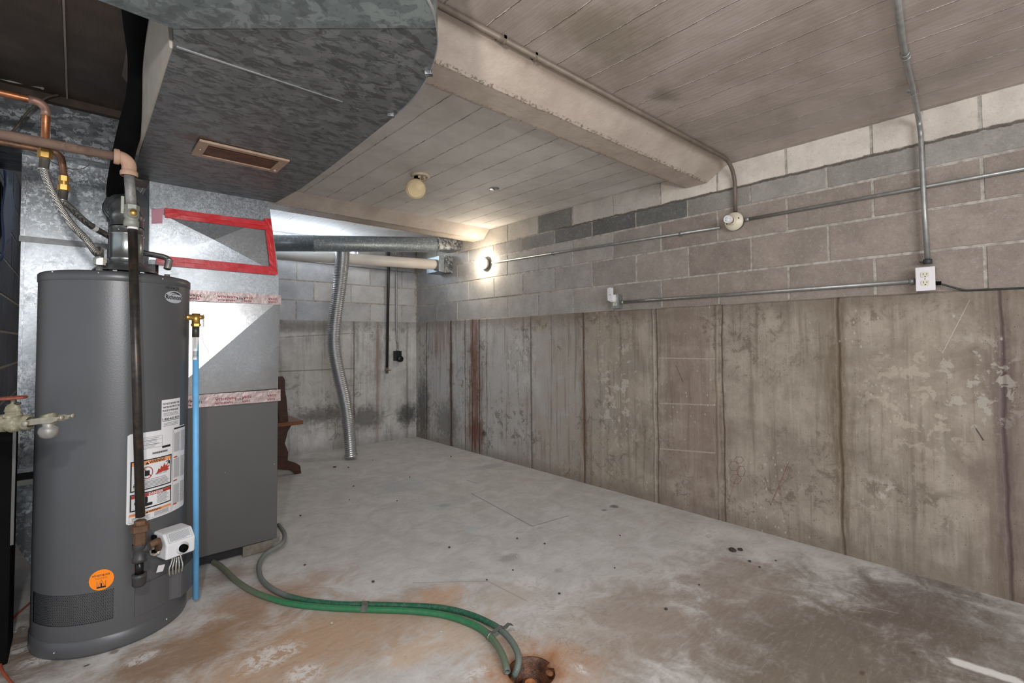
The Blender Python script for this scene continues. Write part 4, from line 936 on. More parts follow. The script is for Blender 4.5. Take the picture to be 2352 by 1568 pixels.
MB().hexn(d1, d1-V((0, 0, .02)), .017).lathe([(.014, 0), (.014, -.05)], d1, (0, 0, 1), 18).hexn(d1-V((0, 0, .035)), d1-V((0, 0, .055)), .019).build('brass_fitting', M_BRASS, cw2)
q2 = d1-V((0, 0, .055)); nh = V((NH.x, NH.y, HH+.055))
t2, P2 = connector('braided steel connector passing behind the vent pipe to the far nipple', [q2, q2-V((0, 0, .04)), W_(165, 480, 2.56), W_(200, 512, 2.62), W_(248, 541, 2.71), W_(300, 565, 2.725), W_(328, 580, 2.70), nh+V((0, .02, .05)), nh])
i_ = 26; MB().lathe([(.0138, 0), (.0138, .022)], P2[i_], P2[i_+1]-P2[i_-1], 16).build('white_sleeve', M_WHITE, t2)

# ------------------------------------------------------------------ old valve sticking in from the left
DV = 1.50
a0 = at(0, 972, D=DV); a1 = at(95, 968, D=DV); ax = (a1-a0).normalized()
up = V((0, 0, 1)); fw = ax.cross(up).normalized()
vv = thing('gate_valve', 'old corroded brass valve with a small red handwheel jutting in at the left edge', 'valve', a0)
M_OLDB = simple('corroded_brass', C(138, 134, 112), .75, .2, .18, 40, .4, 80, dirt=(C(190, 186, 168), 40, .6))
k = (a1-a0).length/95
px = lambda u, v=0, wv=0: a0+ax*(u*k)+up*(v*k)+fw*(wv*k)
mb = MB().tube([px(-900), px(0)], 16*k, 16).lathe([(16*k, -2*k), (20*k, 2*k), (20*k, 12*k), (15*k, 18*k), (22*k, 30*k), (19*k, 44*k), (13*k, 52*k), (17*k, 58*k), (17*k, 66*k), (12*k, 70*k)], px(0), ax, 20)
mb.build('body', M_OLDB, vv)
mb = MB().lathe([(17*k, 14*k), (17*k, 20*k), (13*k, 21*k), (13*k, 26*k), (15*k, 27*k), (12*k, 38*k), (9*k, 42*k), (4*k, 44*k), (4*k, 58*k)], px(29), up, 20); mb.build('bonnet', M_OLDB, vv)
mb = MB()
hc = px(28, 57)
ring = [hc+ax*(22*k*math.cos(t))+fw*(22*k*math.sin(t)) for t in [2*pi*i/28 for i in range(29)]]
mb.tube(ring, 3.4*k, 8, cap=False)
for a_ in (0, pi/2, pi/4*3): 
    d = (ax*math.cos(a_)+fw*math.sin(a_))*22*k; mb.tube([hc-d, hc+d], 2.4*k, 8)
mb.cyl(hc-up*(3*k), hc+up*(3*k), 6*k, 14).build('handwheel', simple('rusty_red_handwheel', C(138, 76, 60), .7, .1, .3, 60), vv)
MB().tube([px(12, 42), px(28, 44), px(46, 44)], 2.4*k, 8).sph(px(38, 44), 4*k, 8).build('packing_clip', simple('dark_oxidised', C(62, 56, 50), .7, .3), vv)
mb = MB()
for s__ in (-1, 1):
    c = [px(62, 4, 12*s__), px(90, 9, 12*s__), px(136, 13, 12*s__), px(146, 10, 12*s__), px(146, 3, 12*s__), px(132, -2, 12*s__), px(66, -6, 12*s__)]
    mb.prism(c, fw*(5*k*s__))
M_ZINC = simple('dull_zinc', C(158, 154, 138), .55, .4, .15, 40, .3, 80)
for i, s__ in enumerate((-1, 1)):
    m2 = MB(); c = [px(62, 4, 12*s__), px(90, 9, 12*s__), px(136, 13, 12*s__), px(146, 10, 12*s__), px(146, 3, 12*s__), px(132, -2, 12*s__), px(66, -6, 12*s__)]
    m2.prism(c, fw*(5*k*s__)).build('saddle_bar', M_ZINC, vv, bevel=.0008)
    MB().tube([px(128, 8, 14*s__), px(152, 9+0*s__, 14*s__)], 2.6*k, 8).cyl(px(152, 9, 14*s__), px(156, 9, 14*s__), 5*k, 10).build('bolt', M_ZINC, vv)
MB().cyl(px(78, 0, 18), px(78, 0, 24), 6*k, 16).build('rivet', M_ZINC, vv)
MB().lathe([(11*k, 4*k), (13*k, -4*k), (11*k, -10*k), (17*k, -14*k), (19*k, -24*k), (15*k, -34*k), (7*k, -39*k), (0, -40*k)], px(112), up, 20).build('bulb_shaped_cap', simple('pale_lead_cap', C(146, 144, 140), .5, .5, .2, 30, .3, 60), vv)
MB().cyl(px(100, 4), px(124, 6), 13*k, 16).build('outlet_neck', M_OLDB, vv)

# ------------------------------------------------------------------ furnace
FY = 2.885; FX0, FX1 = .268, .857
zl = lambda py: at(640, py, Y=FY).z
fz0 = .062; fz1 = zl(918); fz2 = zl(688); fz3 = zl(632)
M_FURN = simple('grey_furnace_enamel', C(88, 87, 86), .42, .1, .03, 5, .1, 200)
fur = thing('furnace', 'tall dark grey furnace cabinet with galvanised casing above it', 'furnace', ((FX0+FX1)/2, FY+.33, 0))
MB().box((FX0, FY, fz0), (FX1, FY+.68, fz1)).build('cabinet', M_FURN, fur, bevel=.003)
MB().box((FX0+.01, FY+.03, .012), (FX1-.02, FY+.64, fz0+.004)).build('recessed_base', M_DARK, fur)
for (x, y) in ((FX1-.055, FY+.012), (FX0+.02, FY+.012), (FX1-.03, FY+.62)):
    MB().box((x, y, 0), (x+.028, y+.014, fz0+.004)).build('foot', simple('pale_foot', C(150, 148, 142), .6), fur)
pl = at(560, 1273, Z=.03)
M_BASEPL = simple('perforated_base_plate', C(122, 116, 104), .6, .3, .2, 40)
MB().box((FX1-.17, FY+.004, .006), (FX1-.02, FY+.03, fz0-.004)).build('base_plate', M_BASEPL, fur)
for (px_, py_) in ((517, 1085), (630, 1065)): 
    p = at(px_, py_, Y=FY); MB().sph(p, .0032, 8).build('screw', M_SCREW, fur)
def crossbreak(mb, c4, nrm, h):     # cross-broken sheet: four corners bl, br, tr, tl
    c = sum((V(p) for p in c4), V((0, 0, 0)))/4+V(nrm)*h
    vs = [V(p) for p in c4]+[c]; mb.add(vs, [(0, 1, 4), (1, 2, 4), (2, 3, 4), (3, 0, 4)]); return mb
M_CASE = galv('coil_casing_sheet', C(168, 167, 165), C(182, 181, 179), .97, (.15, .2), 190, dots=True)
mb = MB().box((FX0, FY+.002, fz1), (FX1-.002, FY+.62, fz2)); mb.add([(FX0, FY-.026, fz1), (FX1-.002, FY+.001, fz1), (FX1-.002, FY-.026, fz2), (FX0, FY+.001, fz2)], [(0, 2, 3), (0, 1, 2)])
mb.build('coil_casing', M_CASE, fur, 'galvanised casing with diagonal crease')
mb = MB(); PX1 = at(617, 470, Y=FY).x; zt_top = 1.937
mb.box((FX0+.03, FY+.003, fz2), (FX1-.002, FY+.6, zl(628)))
mb.build('plenum_base', M_BRIGHT, fur)
zp1 = at(636, 630, Y=FY).z; zp0 = zp1
xl = FX0-.012
P0 = [(xl, FY, zp0), (FX1-.001, FY, zp0), (PX1+.0, FY, zt_top), (xl, FY, zt_top)]
mb = MB().prism([V(p) for p in P0], (0, .58, 0)).build('plenum', galv('plenum_sheet', C(120, 123, 125), C(160, 164, 167), .6, (.3, .45), 170), fur)
# access panel held with red tape
pa = [at(357, 598, Y=FY-.004), at(626, 622, Y=FY-.004), at(608, 505, Y=FY-.004), at(372, 482, Y=FY-.004)]
pa[0].x = xl+.003; pa[3].x = xl+.003
mb = MB(); crossbreak(mb, pa, (0, -1, 0), .016); mb.prism([p+V((0, .0035, 0)) for p in pa], (0, .002, 0))
mb.build('access_panel', galv('access_panel_sheet', C(150, 153, 155), C(172, 176, 178), .75, (.2, .27), 190), fur, 'bright panel with crossed creases')
M_TAPE = simple('red_tape', C(192, 24, 32), .32, 0, .06, 20, .3, 30)
def tape(a, b, wdt, name='red_tape', m=None, n=14, wob=.0025, off=.009, up_=None):
    mb = MB(); d = (b-a).normalized(); s_ = up_ or V((0, -1, 0)).cross(d).normalized(); vs = []
    for i in range(n+1):
        p = a+(b-a)*i/n
        for j, q in enumerate((-.5, -.05, 0, .5)):
            vs.append(p+s_*wdt*(q+.03*mnoise.noise(V((i*.4, q*5, a.x*9))))+V((0, -off-abs(wob*mnoise.noise(V((i*.7, j*1.7, a.z*7)))), 0)))
    vs2 = vs
    mb.add(vs2, [(4*i+j, 4*i+4+j, 4*i+5+j, 4*i+1+j) for i in range(n) for j in range(3)], False)
    return mb.build(name, m or M_TAPE, fur)
tp = lambda x, y: at(x, y, Y=FY-.004)
tape(tp(378, 489), tp(618, 520), .048); tape(tp(358, 597), tp(634, 623), .046); tape(tp(613, 502), tp(629, 630), .036)
mb = MB(); c = tp(362, 494); mb.prism([tp(348, 481), tp(377, 478), tp(376, 513), tp(348, 514)], (0, -.003, 0)); mb.build('loose_tape_end', simple('faded_pink_tape', C(186, 130, 144), .6, 0, .05), fur, bevel=.001)
# foil tape bands with printed text
M_FTAPE = simple('printed_foil_tape', C(176, 158, 154), .38, .45, .14, 40, .35, 70)
def foil(z0, z1, x0, x1, y, lab_):
    mb = MB(); n = 40; vs = []
    for i in range(n+1):
        x = x0+(x1-x0)*i/n
        for j in range(5):
            vs.append(V((x, y-.0025-.0011*mnoise.noise(V((x*34, j*1.7, z0*9))), z0+(z1-z0)*j/4+.0015*mnoise.noise(V((x*30, j, 5))))))
    mb.add(vs, [(5*i+j, 5*i+5+j, 5*i+6+j, 5*i+1+j) for i in range(n) for j in range(4)], False)
    t = mb.build('foil_tape', M_FTAPE, fur, lab_)
    ink = MB(); f = lambda u, v: V((u, y-.0055, v))
    hh = (z1-z0)
    for i, (tx, xx, ww) in enumerate((('324A', .22, .12), ('NASHUA', .42, .2), ('324A', .65, .1), ('324A', .86, .1))):
        text_to(ink, tx, x0+(x1-x0)*(xx+ww), z0+hh*.62, hh*.26, f, (x1-x0)*ww*.8, .0003, -1)   # printed upside down
        text_to(ink, tx, x0+(x1-x0)*(xx+ww*.9), z0+hh*.28, hh*.22, f, (x1-x0)*ww*.7, .0003, -1)
    ink.build('red_print', simple('faded_red_print', C(158, 76, 84), .6), t)
    ink = MB(); 
    for xx in (.30, .62): text_to(ink, '11/11', x0+(x1-x0)*(xx+.06), z0+hh*.5, hh*.26, f, (x1-x0)*.06, .0003, -1)
    ink.build('black_print', M_INK, t)
foil(zl(919), zl(893), FX0, FX1+.004, FY-.026, 'foil tape band above the cabinet')
foil(zl(700), zl(678), FX0+.01, FX1+.003, FY-.026, 'foil tape band below the plenum')

# ------------------------------------------------------------------ supply duct overhead
ZD = 1.937; ZDT = 2.165
dx0, dx1 = .187, .852
duct = thing('supply_duct', 'large mottled grey sheet metal duct curving overhead', 'duct', (.5, 2.2, ZDT))
def slab(pts, z0, z1, mat, name, lab_=None, hem=True):
    mb = MB().prism([V((x, y, z0)) for (x, y) in pts], (0, 0, z1-z0))
    return mb.build(name, mat, duct, lab_)
YS = at(500, 425, Z=ZD).y; YE = FY+.02
s1 = at(321, 362, Z=ZD).y
slab([(dx0, s1), (dx1, s1), (dx1-.02, FY-.002), (dx0, FY-.002)], ZD, ZDT, M_DUCT, 'collar_section')
slab([(dx0-.006, 1.515), (.8215, 1.515), (.835, 1.83), (.845, 2.12), (dx1, s1-.004), (dx0, s1-.004)], ZD-.001, ZDT, M_DUCT, 'straight_section')
# elbow: outer heel arc
cx, cy, R_ = .18, 1.53, .655
arc = [(p.x, p.y) for p in spline([(.838, 1.65, 0), (.824, 1.556, 0), (.799, 1.332, 0), (.76, 1.183, 0), (.712, 1.07, 0), (.662, .995, 0), (.597, .929, 0), (.48, .865, 0), (.33, .835, 0), (.18, .828, 0)], 5) if p.y < 1.505]
th = (at(395, 90, Z=ZD).x-.005, 1.425)
split = 18
pl1 = [(dx0-.006, 1.513)]+[(.8215, 1.513)]+arc[:split+1]+[(th[0], th[1])]
pl2 = [(th[0], th[1])]+arc[split:]+[(.0, .828), (-1.4, .828), (-1.4, th[1]-.01), (.0, th[1]-.01)]
slab(pl1, ZD-.002, ZDT, M_DUCT, 'elbow')
slab(pl2, ZD-.004, ZDT, M_DUCT2, 'cross_section', 'paler greenish section of the duct')
mb = MB(); mb.prism([V((x, y, 0)) for (x, y) in [(dx0, 1.509), (.64, 1.511), (.64, 1.514), (dx0, 1.517)]], (0, 0, .002))
for i in range(len(mb.v)): mb.v[i].z += ZD-.0035
mb.build('seam_strip', M_SCREW, duct)
mb = MB()
for a, b in zip(arc[:-1], arc[1:]): 
    o_ = lambda p, d: V((cx+(p[0]-cx)*(1+d/R_), cy+(p[1]-cy)*(1+d/R_), 0))
    mb.prism([o_(a, -.001), o_(b, -.001), o_(b, .0015), o_(a, .0015)], (0, 0, .010))
for i in range(len(mb.v)): mb.v[i].z += ZD-.007
mb.build('standing_seam', M_SCREW, duct)
for (px_, py_) in ((985, 172), (898, 268)):
    p = at(px_, py_, Z=ZD-.01); MB().box(p-V((.011, .009, .001)), p+V((.011, .009, .018)), .001, Matrix.Rotation(math.radians(-40), 3, 'Z')).build('drive_cleat', M_GALV, duct)
# pale side board lying against the duct's left flank
mb = MB().prism([V((dx0-.012, 1.54, ZD+.004)), V((dx0-.012, s1-.02, ZD+.004)), V((dx0-.034, s1-.02, ZT-.05)), V((dx0-.034, 1.54, ZT-.05))], (.01, 0, 0))
mb.build('side_panel', simple('cream_painted_flange', C(176, 169, 158), .6, 0, .08), duct, 'cream painted side of the duct')
MB().prism([V((dx0-.034, 1.54, ZT-.05)), V((dx0-.034, s1-.02, ZT-.05)), V((dx0-.07, s1-.02, ZT-.002)), V((dx0-.07, 1.54, ZT-.002))], (.01, 0, 0)).build('upper_flange', simple('grey_brown_flange', C(92, 84, 78), .6, 0, .08), duct)
rg = MB(); g = [at(x, y, Z=ZD) for (x, y) in ((437, 347), (463, 316), (661, 366), (636, 393))]
gx0, gx1 = (g[0].x+g[1].x)/2, (g[2].x+g[3].x)/2; gy0, gy1 = (g[1].y+g[2].y)/2, (g[0].y+g[3].y)/2
reg = thing('air_register', 'tan metal register with a rusty slot set under the duct', 'vent register', ((gx0+gx1)/2, (gy0+gy1)/2, ZD-.006))
b_ = .024; bx_ = .034
mb = MB()
for (a, b, c, d) in ((gx0, gy0, gx1, gy0+b_), (gx0, gy1-b_, gx1, gy1), (gx0, gy0+b_, gx0+bx_, gy1-b_), (gx1-bx_, gy0+b_, gx1, gy1-b_)): mb.box((a, b, ZD-.012), (c, d, ZD-.003))
mb.build('frame', simple('tan_register_enamel', C(158, 132, 112), .5, 0, .1, 20), reg)
mb = MB(); 
MB().box((gx0+bx_-.001, gy0+b_-.001, ZD-.008), (gx1-bx_+.001, gy1-b_+.001, ZD-.0035)).build('damper', simple('rusty_brown_damper', C(88, 58, 38), .6, .2, .3, 16), reg)
MB().box((gx0+bx_, gy0+b_+.022, ZD-.011), (gx1-bx_, gy0+b_+.024, ZD-.003)).build('vane', simple('rusty_brown_damper', C(1, 1, 1)), reg)
MB().sph((gx1-bx_*.5, gy1-b_-.012, ZD-.014), .007, 12).build('lever_knob', simple('tan_register_enamel', C(1, 1, 1)), reg)
MB().sph((gx0+bx_*.5, (gy0+gy1)/2, ZD-.0125), .003, 8).build('screw', M_SCREW, reg)

# ------------------------------------------------------------------ black insulated line
ib = thing('insulated_hose', 'thick black insulated hose hanging down between the ducts', 'hose', at(300, 560, Y=2.8))
YI = 2.35
pts = [at(305, -60, Z=2.2), at(314, 60, Z=2.19), at(322, 140, Z=2.15), at(318, 220, Y=2.2), at(300, 290, Y=2.3), at(283, 360, Y=2.42), at(268, 440, Y=2.72), at(272, 500, Y=2.96), at(278, 560, Y=2.98), at(282, 600, Y=2.98)]
MB().tube(spline(pts, 8), .036, 20).build('foam_sleeve', M_BLACK, ib)
pts = [at(282, 395, Y=2.7), at(284, 430, Y=2.75), at(276, 470, Y=2.8), at(272, 500, Y=2.85)]
MB().tube(spline(pts, 8), .009, 10).build('thin_line', M_BLACK, ib)
# small black plastic-wrapped box beside the plenum
bx = thing('wrapped_panel', 'black plastic wrapped panel standing between vent pipe and plenum', 'panel', (.24, 2.9, 1.43))
mb = MB().prism([at(x, y, Y=2.895) for (x, y) in ((308, 430), (350, 466), (356, 480), (357, 640), (300, 640))], (0, .02, 0)); mb.build('sheet', simple('black_plastic', C(12, 13, 17), .35, 0, .1, 8, .5, 9), bx)

# ------------------------------------------------------------------ return duct
YT = 2.95
rt = thing('return_duct', 'spangled galvanised return duct dropping behind the water heater', 'duct', (-.05, 3.2, .2))
zt0 = at(100, 355, Y=YT).z
zta = at(130, 230, Y=YT).z
MB().box((XL+.002, YT, zt0+.012), (.16, YT+.42, min(zta+.03, ZT-.03))).build('trunk', galv('trunk_sheet', C(104, 108, 110), C(160, 165, 170), .6, (.25, .5), 80, lo=.3, hi=1, stretch=(.4, 1, 1)), rt, bevel=.002)
YR = 3.05
rx0, rx1 = at(42, 700, Y=YR).x, at(250, 450, Y=YR).x
zb1 = at(45, 1075, Y=YR).z; zj = at(100, 553, Y=YR).z
MB().box((rx0, YR, zj), (rx1, YR+.30, zt0+.02)).build('upper_drop', M_RETURN, rt)
MB().box((rx0+.003, YR+.002, zb1), (rx1-.003, YR+.30, zj)).build('lower_drop', galv('brighter_spangled_sheet', C(104, 108, 112), C(168, 172, 176), .6, (.25, .45), 110, lo=.2, hi=.9), rt)
MB().box((rx0-.003, YR-.004, zj-.012), (rx1+.003, YR+.01, zj+.014)).build('drive_strip', simple('dull_strip', C(116, 117, 117), .5, .6, .15, 30), rt)
for x in (rx0+.012, rx1-.015): MB().box((x, YR-.003, zb1), (x+.004, YR+.003, zt0)).build('corner_hem', M_GALV, rt)
mb = MB().box((rx0-.002, YR-.012, zb1-.02), (rx1, YR+.28, zb1+.0)).build('flange', M_BRIGHT, rt)
mb = MB().box((rx0-.006, YR-.016, zb1-.075), (rx1, YR+.28, zb1-.052)).build('lower_flange', simple('pale_flange', C(176, 176, 170), .5, .4, .1, 20), rt)
MB().box((rx0+.004, YR+.004, zb1-.055), (rx1, YR+.27, zb1-.018)).build('gap_band', M_DARK, rt)
# boot: quarter round heel turning towards the furnace
zc2 = at(42, 1195, Y=YR).z; zbt = at(86, 1312, Y=YR).z
pts = [V((rx0, YR, zb1-.07)), V((rx0, YR, zc2))]
n = 14; RX = .22; RZ = zc2-zbt+.05
for i in range(1, n+1):
    t = (pi/2)*i/n; pts.append(V((rx0+RX*(1-math.cos(t)), YR, zc2-RZ*math.sin(t))))
pts += [V((.24, YR, zc2-RZ)), V((.24, YR, zb1-.07))]
MB().prism(pts, (0, .28, 0)).build('boot', galv('boot_sheet', C(104, 110, 114), C(178, 186, 192), .5, (.3, .5), 75, lo=.5, hi=1), rt)
MB().cyl((-.04, YR+.14, 0), (-.04, YR+.14, .16), .07, 20).build('black_support', M_DARK, rt)
# wood nailer, broken flange and cables where the trunk meets the ceiling
M_OLDW = simple('sooty_wood', C(64, 54, 46), .8, 0, .3, 14, .4, 40)
MB().box((XL+.002, YT-.035, ZT-.045), (.15, YT-.002, ZT-.012)).build('wood_strip', M_OLDW); bpy.context.view_layer.update()
nl = bpy.data.objects['wood_strip']; tag(nl, 'sooty wooden strip along the top edge of the return duct', 'wood strip')
cb_ = MB().tube(spline([at(-40, 165, Y=2.9), at(20, 185, Y=2.88), at(60, 192, Y=2.88), at(90, 200, Y=2.87), at(98, 203, Y=2.86)], 6), .006, 8); tag(cb_.build('cable', simple('grey_cable', C(150, 150, 146), .5)), 'grey cable with frayed end lying over the return duct', 'cable')
cb_ = MB().tube(spline([at(135, 218, Y=2.9), at(112, 222, Y=2.88), at(90, 235, Y=2.87), at(60, 262, Y=2.86), at(40, 290, Y=2.86), at(25, 305, Y=2.88)], 6), .005, 8); tag(cb_.build('cable', simple('brown_cable', C(84, 76, 66), .6)), 'thin dark cable looping down the return duct behind the copper pipe', 'cable')
cb_ = MB().tube(spline([at(70, 349, Y=YC2), at(120, 372, Y=2.56), at(150, 385, Y=2.62), at(185, 388, Y=2.62), at(207, 376, Y=2.62), at(209, 357, Y=2.62)], 8), .0014, 6); tag(cb_.build('wire', simple('thin_wire', C(110, 106, 100), .5, .4)), 'thin loose wire hanging below the horizontal pipes', 'wire')

# ------------------------------------------------------------------ right wall: lamps, conduits, outlets
def lamp_holder(label, py_pos, lit):
    c = V((XR+.008, py_pos.y, py_pos.z)); t = thing('lamp_holder', label, 'light fixture', c, None)
    MB().lathe([(0, 0), (.05, 0), (.05, .03), (.0, .03)], c, (-1, 0, 0), 28).build('junction_box', simple('grey_box', C(130, 130, 126), .5, .4), t)
    prof = [(.0, .030), (.056, .030), (.058, .034), (.056, .042), (.045, .050), (.03, .056), (.024, .062), (.024, .078), (.018, .080), (.018, .06)]
    MB().lathe(prof, c, (-1, 0, 0), 36).build('porcelain_base', M_PORC, t)
    for sy in (-1, 1): MB().sph((c.x-.052, c.y+.036*sy, c.z-.012*sy), .0045, 8).build('screw', simple('dark_screw', C(90, 80, 66), .5, .6), t)
    return t, c
em_ = NT('glowing_bulb'); em_.b.inputs['Emission Color'].default_value = (1, .87, .70, 1); em_.b.inputs['Emission Strength'].default_value = BULB_EMIT; em_.fin((1, 1, 1, 1), .3)
bc = at(1117, 606, X=XR)
t, c = lamp_holder('white porcelain wall lamp holder with the single glowing bare bulb', bc, True)
MB().lathe([(.0, .138), (.012, .136), (.022, .130), (.029, .118), (.030, .108), (.026, .096), (.019, .086), (.014, .080), (.013, .074)], c, (-1, 0, 0), 28).build('bulb', em_.m, t, 'glowing bulb')
hc2 = at(1690, 510, X=XR)
t, c = lamp_holder('cream porcelain wall lamp holder without a bulb, a white plug adapter screwed in', hc2, False)
ad_ = MB().lathe([(.0, .132), (.012, .132), (.0125, .128), (.021, .128), (.022, .130), (.024, .128), (.024, .10), (.019, .096), (.0175, .076)], c, (-1, 0, 0), 28).build('plug_adapter', M_WHITE, t)
MB().box((c.x-.133, c.y-.019, c.z-.003), (c.x-.128, c.y+.019, c.z+.003)).build('adapter_bar', M_WHITE, t)
MB().lathe([(.0195, .088), (.0215, .086), (.0195, .084), (.0215, .081), (.0195, .079)], c, (-1, 0, 0), 24).build('brass_thread', M_BRASS, t)

XC = XR-.008
def wall_pt(px_, py_, off=.010): return at(px_, py_, X=XR-off)
def conduit(label, pts, r=.0095, mat=None, name='conduit'):
    t = thing(name, label, 'conduit', pts[0]); MB().tube(pts, r, 16).build('tube', mat or M_STEEL, t); return t
def strap(t, p, d, r=.0105, nrm=V((-1, 0, 0)), mat=None):
    d = d.normalized(); s_ = nrm.cross(d).normalized()
    mb = MB(); pts = [p+s_*(r*1.25*math.cos(a))+nrm*(r*1.25*math.sin(a)) for a in [pi*i/8 for i in range(9)]]
    pts = [pts[0]-nrm*r]+pts+[pts[-1]-nrm*r]
    for i in range(len(pts)-1): mb.prism([pts[i]-d*.006, pts[i+1]-d*.006, pts[i+1]+d*.006, pts[i]+d*.006], nrm*.0015)
    q = pts[-1]; mb.box(q-V((.003, .008, .008)), q+V((.002, .008, .008)))
    mb.build('strap', mat or M_STEEL, t)
a = wall_pt(1130, 603); b = wall_pt(1655, 522)
t = conduit('thin steel conduit running level between the two wall lamp holders', [a, b]); strap(t, a+(b-a)*.36, b-a); strap(t, a+(b-a)*.88, b-a)
a = wall_pt(1714, 504); b = wall_pt(2352, 387); b2 = b+(b-a)*.35
t = conduit('thin steel conduit running right from the bulbless lamp holder past the outlet pipe', [a, b2])
MB().lathe([(.0105, 0), (.014, .002), (.014, .02), (.0105, .022)], a-(b-a).normalized()*.004, b-a, 16).build('connector', M_STEEL, t)
# conduit beside the beam
zc3 = ZT-.014; w1 = wall_pt(1689, 486, .012); w2 = wall_pt(1684, 400, .012)
yb0 = at(1300, 165, Z=zc3).y
t = conduit('painted conduit following the beam and bending down to the bulbless lamp holder', arcpath(V((.86, 1.305, zc3)), V((XR-.012, w1.y, zc3)), V((XR-.012, w1.y, w1.z)), .14, 14), .0115, M_PAINTSTEEL)
for (px_, py_) in ((1165, 85), (1232, 128)):
    p = at(px_, py_, Z=zc3); q = V((p.x, 1.305, zc3)); strap(t, q, V((1, 0, 0)), .0115, V((0, 0, -1)), M_PAINTSTEEL)
MB().lathe([(.0125, 0), (.014, .002), (.014, .03), (.0125, .032)], (at(1165, 85, Z=zc3).x-.03, 1.305, zc3), (1, 0, 0), 16).build('coupling', M_PAINTSTEEL, t)
# right hand conduit: across the ceiling, down to the outlet
zc4 = ZT-.016
top0 = at(2050, -90, Z=zc4); top1 = at(2103, 225, Z=zc4); o1 = wall_pt(2112, 290, .030); o2 = wall_pt(2131, 606, .030)
o1.y = o1.y; 
P_ = [top0, at(2072, 90, Z=zc4), at(2082, 140, Z=zc4)]+spline([at(2086, 160, Z=zc4), at(2096, 200, Z=zc4-.002), V((XR-.06, o1.y+.0, ZT-.05)), V((XR-.032, o1.y-.003, ZT-.12)), V((XR-.030, o1.y-.004, ZT-.16))], 6)+[V((XR-.030, (o1.y+o2.y)/2, (ZT-.16+o2.z)/2)), o2]
t = conduit('heavier steel conduit crossing the ceiling and dropping to the white outlet', P_, .0108, M_STEEL)
for i, q in enumerate((at(2078, 122, Z=zc4), at(2081, 130, Z=zc4))):
    d = (at(2090, 180, Z=zc4)-at(2060, 40, Z=zc4)).normalized(); MB().lathe([(.0135, 0), (.0155, .001), (.0155, .004), (.0135, .005)], q, d, 18).build('coupling_ring', M_STEEL, t)
strap(t, at(2098, 212, Z=zc4), at(2098, 212, Z=zc4)-at(2086, 160, Z=zc4), .0135, V((0, 0, -1)))
MB().lathe([(.0135, 0), (.017, .001), (.017, .022), (.0135, .023)], o2+V((0, 0, .0)), (0, 0, 1), 18).build('connector', M_IRON, t)
MB().cyl(o2+V((0, .016, .012)), o2+V((0, .03, .012)), .004, 8).build('set_screw', M_IRON, t)

def outlet_face(t, c, wy, hz, x, plate_mat, which=(1, -1), nm='receptacle'):
    for s_ in which:
        zc_2 = c.z+.0195*s_*hz/.057
        mb = MB(); pts = []
        for i in range(24):
            a = 2*pi*i/24; pts.append(V((x, c.y+max(-.0155, min(.0155, .0175*math.cos(a))), zc_2+max(-.0135, min(.0135, .0175*math.sin(a))))))
        r_ = mb.prism(pts, (-.003, 0, 0)).build(nm, simple('ivory_plastic', C(214, 210, 190), .4, 0, .02), t)
        mb = MB()
        for yy, hh in ((.0063, .0042), (-.0063, .0035)): mb.box((x-.0034, c.y+yy-.0011, zc_2+.003-hh), (x-.0030, c.y+yy+.0011, zc_2+.003+hh))
        mb.cyl((x-.003, c.y, zc_2-.0085), (x-.0034, c.y, zc_2-.0085), .0026, 10)
        mb.build('slots', M_INK, r_)
# white duplex outlet on the right
oc = at(2125, 640, X=XR-.055); oc = V((XR, oc.y, oc.z)); HY = .036; HZ = .057
t = thing('electrical_outlet', 'white duplex outlet on a metal box at the foot of the heavier conduit', 'outlet', oc)
MB().box((XR-.046, oc.y-.029, oc.z-.05), (XR+.012, oc.y+.031, oc.z+.05), .003).build('metal_box', M_STEEL, t)
MB().box((XR-.053, oc.y-HY, oc.z-HZ), (XR-.046, oc.y+HY, oc.z+HZ), .003).build('cover_plate', simple('white_cover_plate', C(226, 222, 224), .35, 0, .02), t)
outlet_face(t, oc, HY, HZ, XR-.053, None)
MB().cyl((XR-.053, oc.y, oc.z), (XR-.0545, oc.y, oc.z), .003, 10).build('screw', M_SCREW, t)
# left grey outlet with a plug-in night light
oc2 = at(1413, 692, X=XR-.05); oc2 = V((XR, oc2.y, oc2.z))
t = thing('electrical_outlet', 'grey metal outlet box on the wall ledge holding the plug-in device', 'outlet', oc2)
MB().box((XR-.05, oc2.y-.028, oc2.z-.052), (XR+.012, oc2.y+.028, oc2.z+.052), .003).build('metal_box', M_STEEL, t)
MB().box((XR-.053, oc2.y-.030, oc2.z-.053), (XR-.050, oc2.y+.030, oc2.z+.053), .0012).build('cover_plate', simple('grey_cover_plate', C(164, 168, 166), .4, .4, .05), t)
outlet_face(t, oc2, .03, .057, XR-.053, None)
dv = thing('plugin_device', 'white rounded plug-in device in the upper socket of the grey outlet', 'plug-in device', (XR-.057, oc2.y+.004, oc2.z+.02))
MB().box((XR-.085, oc2.y-.018, oc2.z-.006), (XR-.0565, oc2.y+.026, oc2.z+.05), .009).build('plug_body', M_WHITE, dv)
mb = MB(); pts = []
for i in range(28):
    a = 2*pi*i/28; pts.append(V((XR-.085, oc2.y+.012+.026*max(-.85, min(.85, math.cos(a)*1.1)), oc2.z+.052+.026*math.sin(a)+(.026 if math.sin(a) > 0 else -.026))))
fb = mb.prism(pts, (-.016, 0, 0)).build('front_body', M_WHITE, dv, bevel=.003)
mb = MB()
for i in range(4): mb.box((XR-.1016, oc2.y-.0+.006*i, oc2.z+.046), (XR-.1012, oc2.y+.004+.006*i, oc2.z+.050))
mb.build('small_marking', M_GREYINK, fb)
a = V((XR-.02, oc2.y-.03, oc2.z-.006)); b = V((XR-.02, oc.y+.035, oc.z-.024))
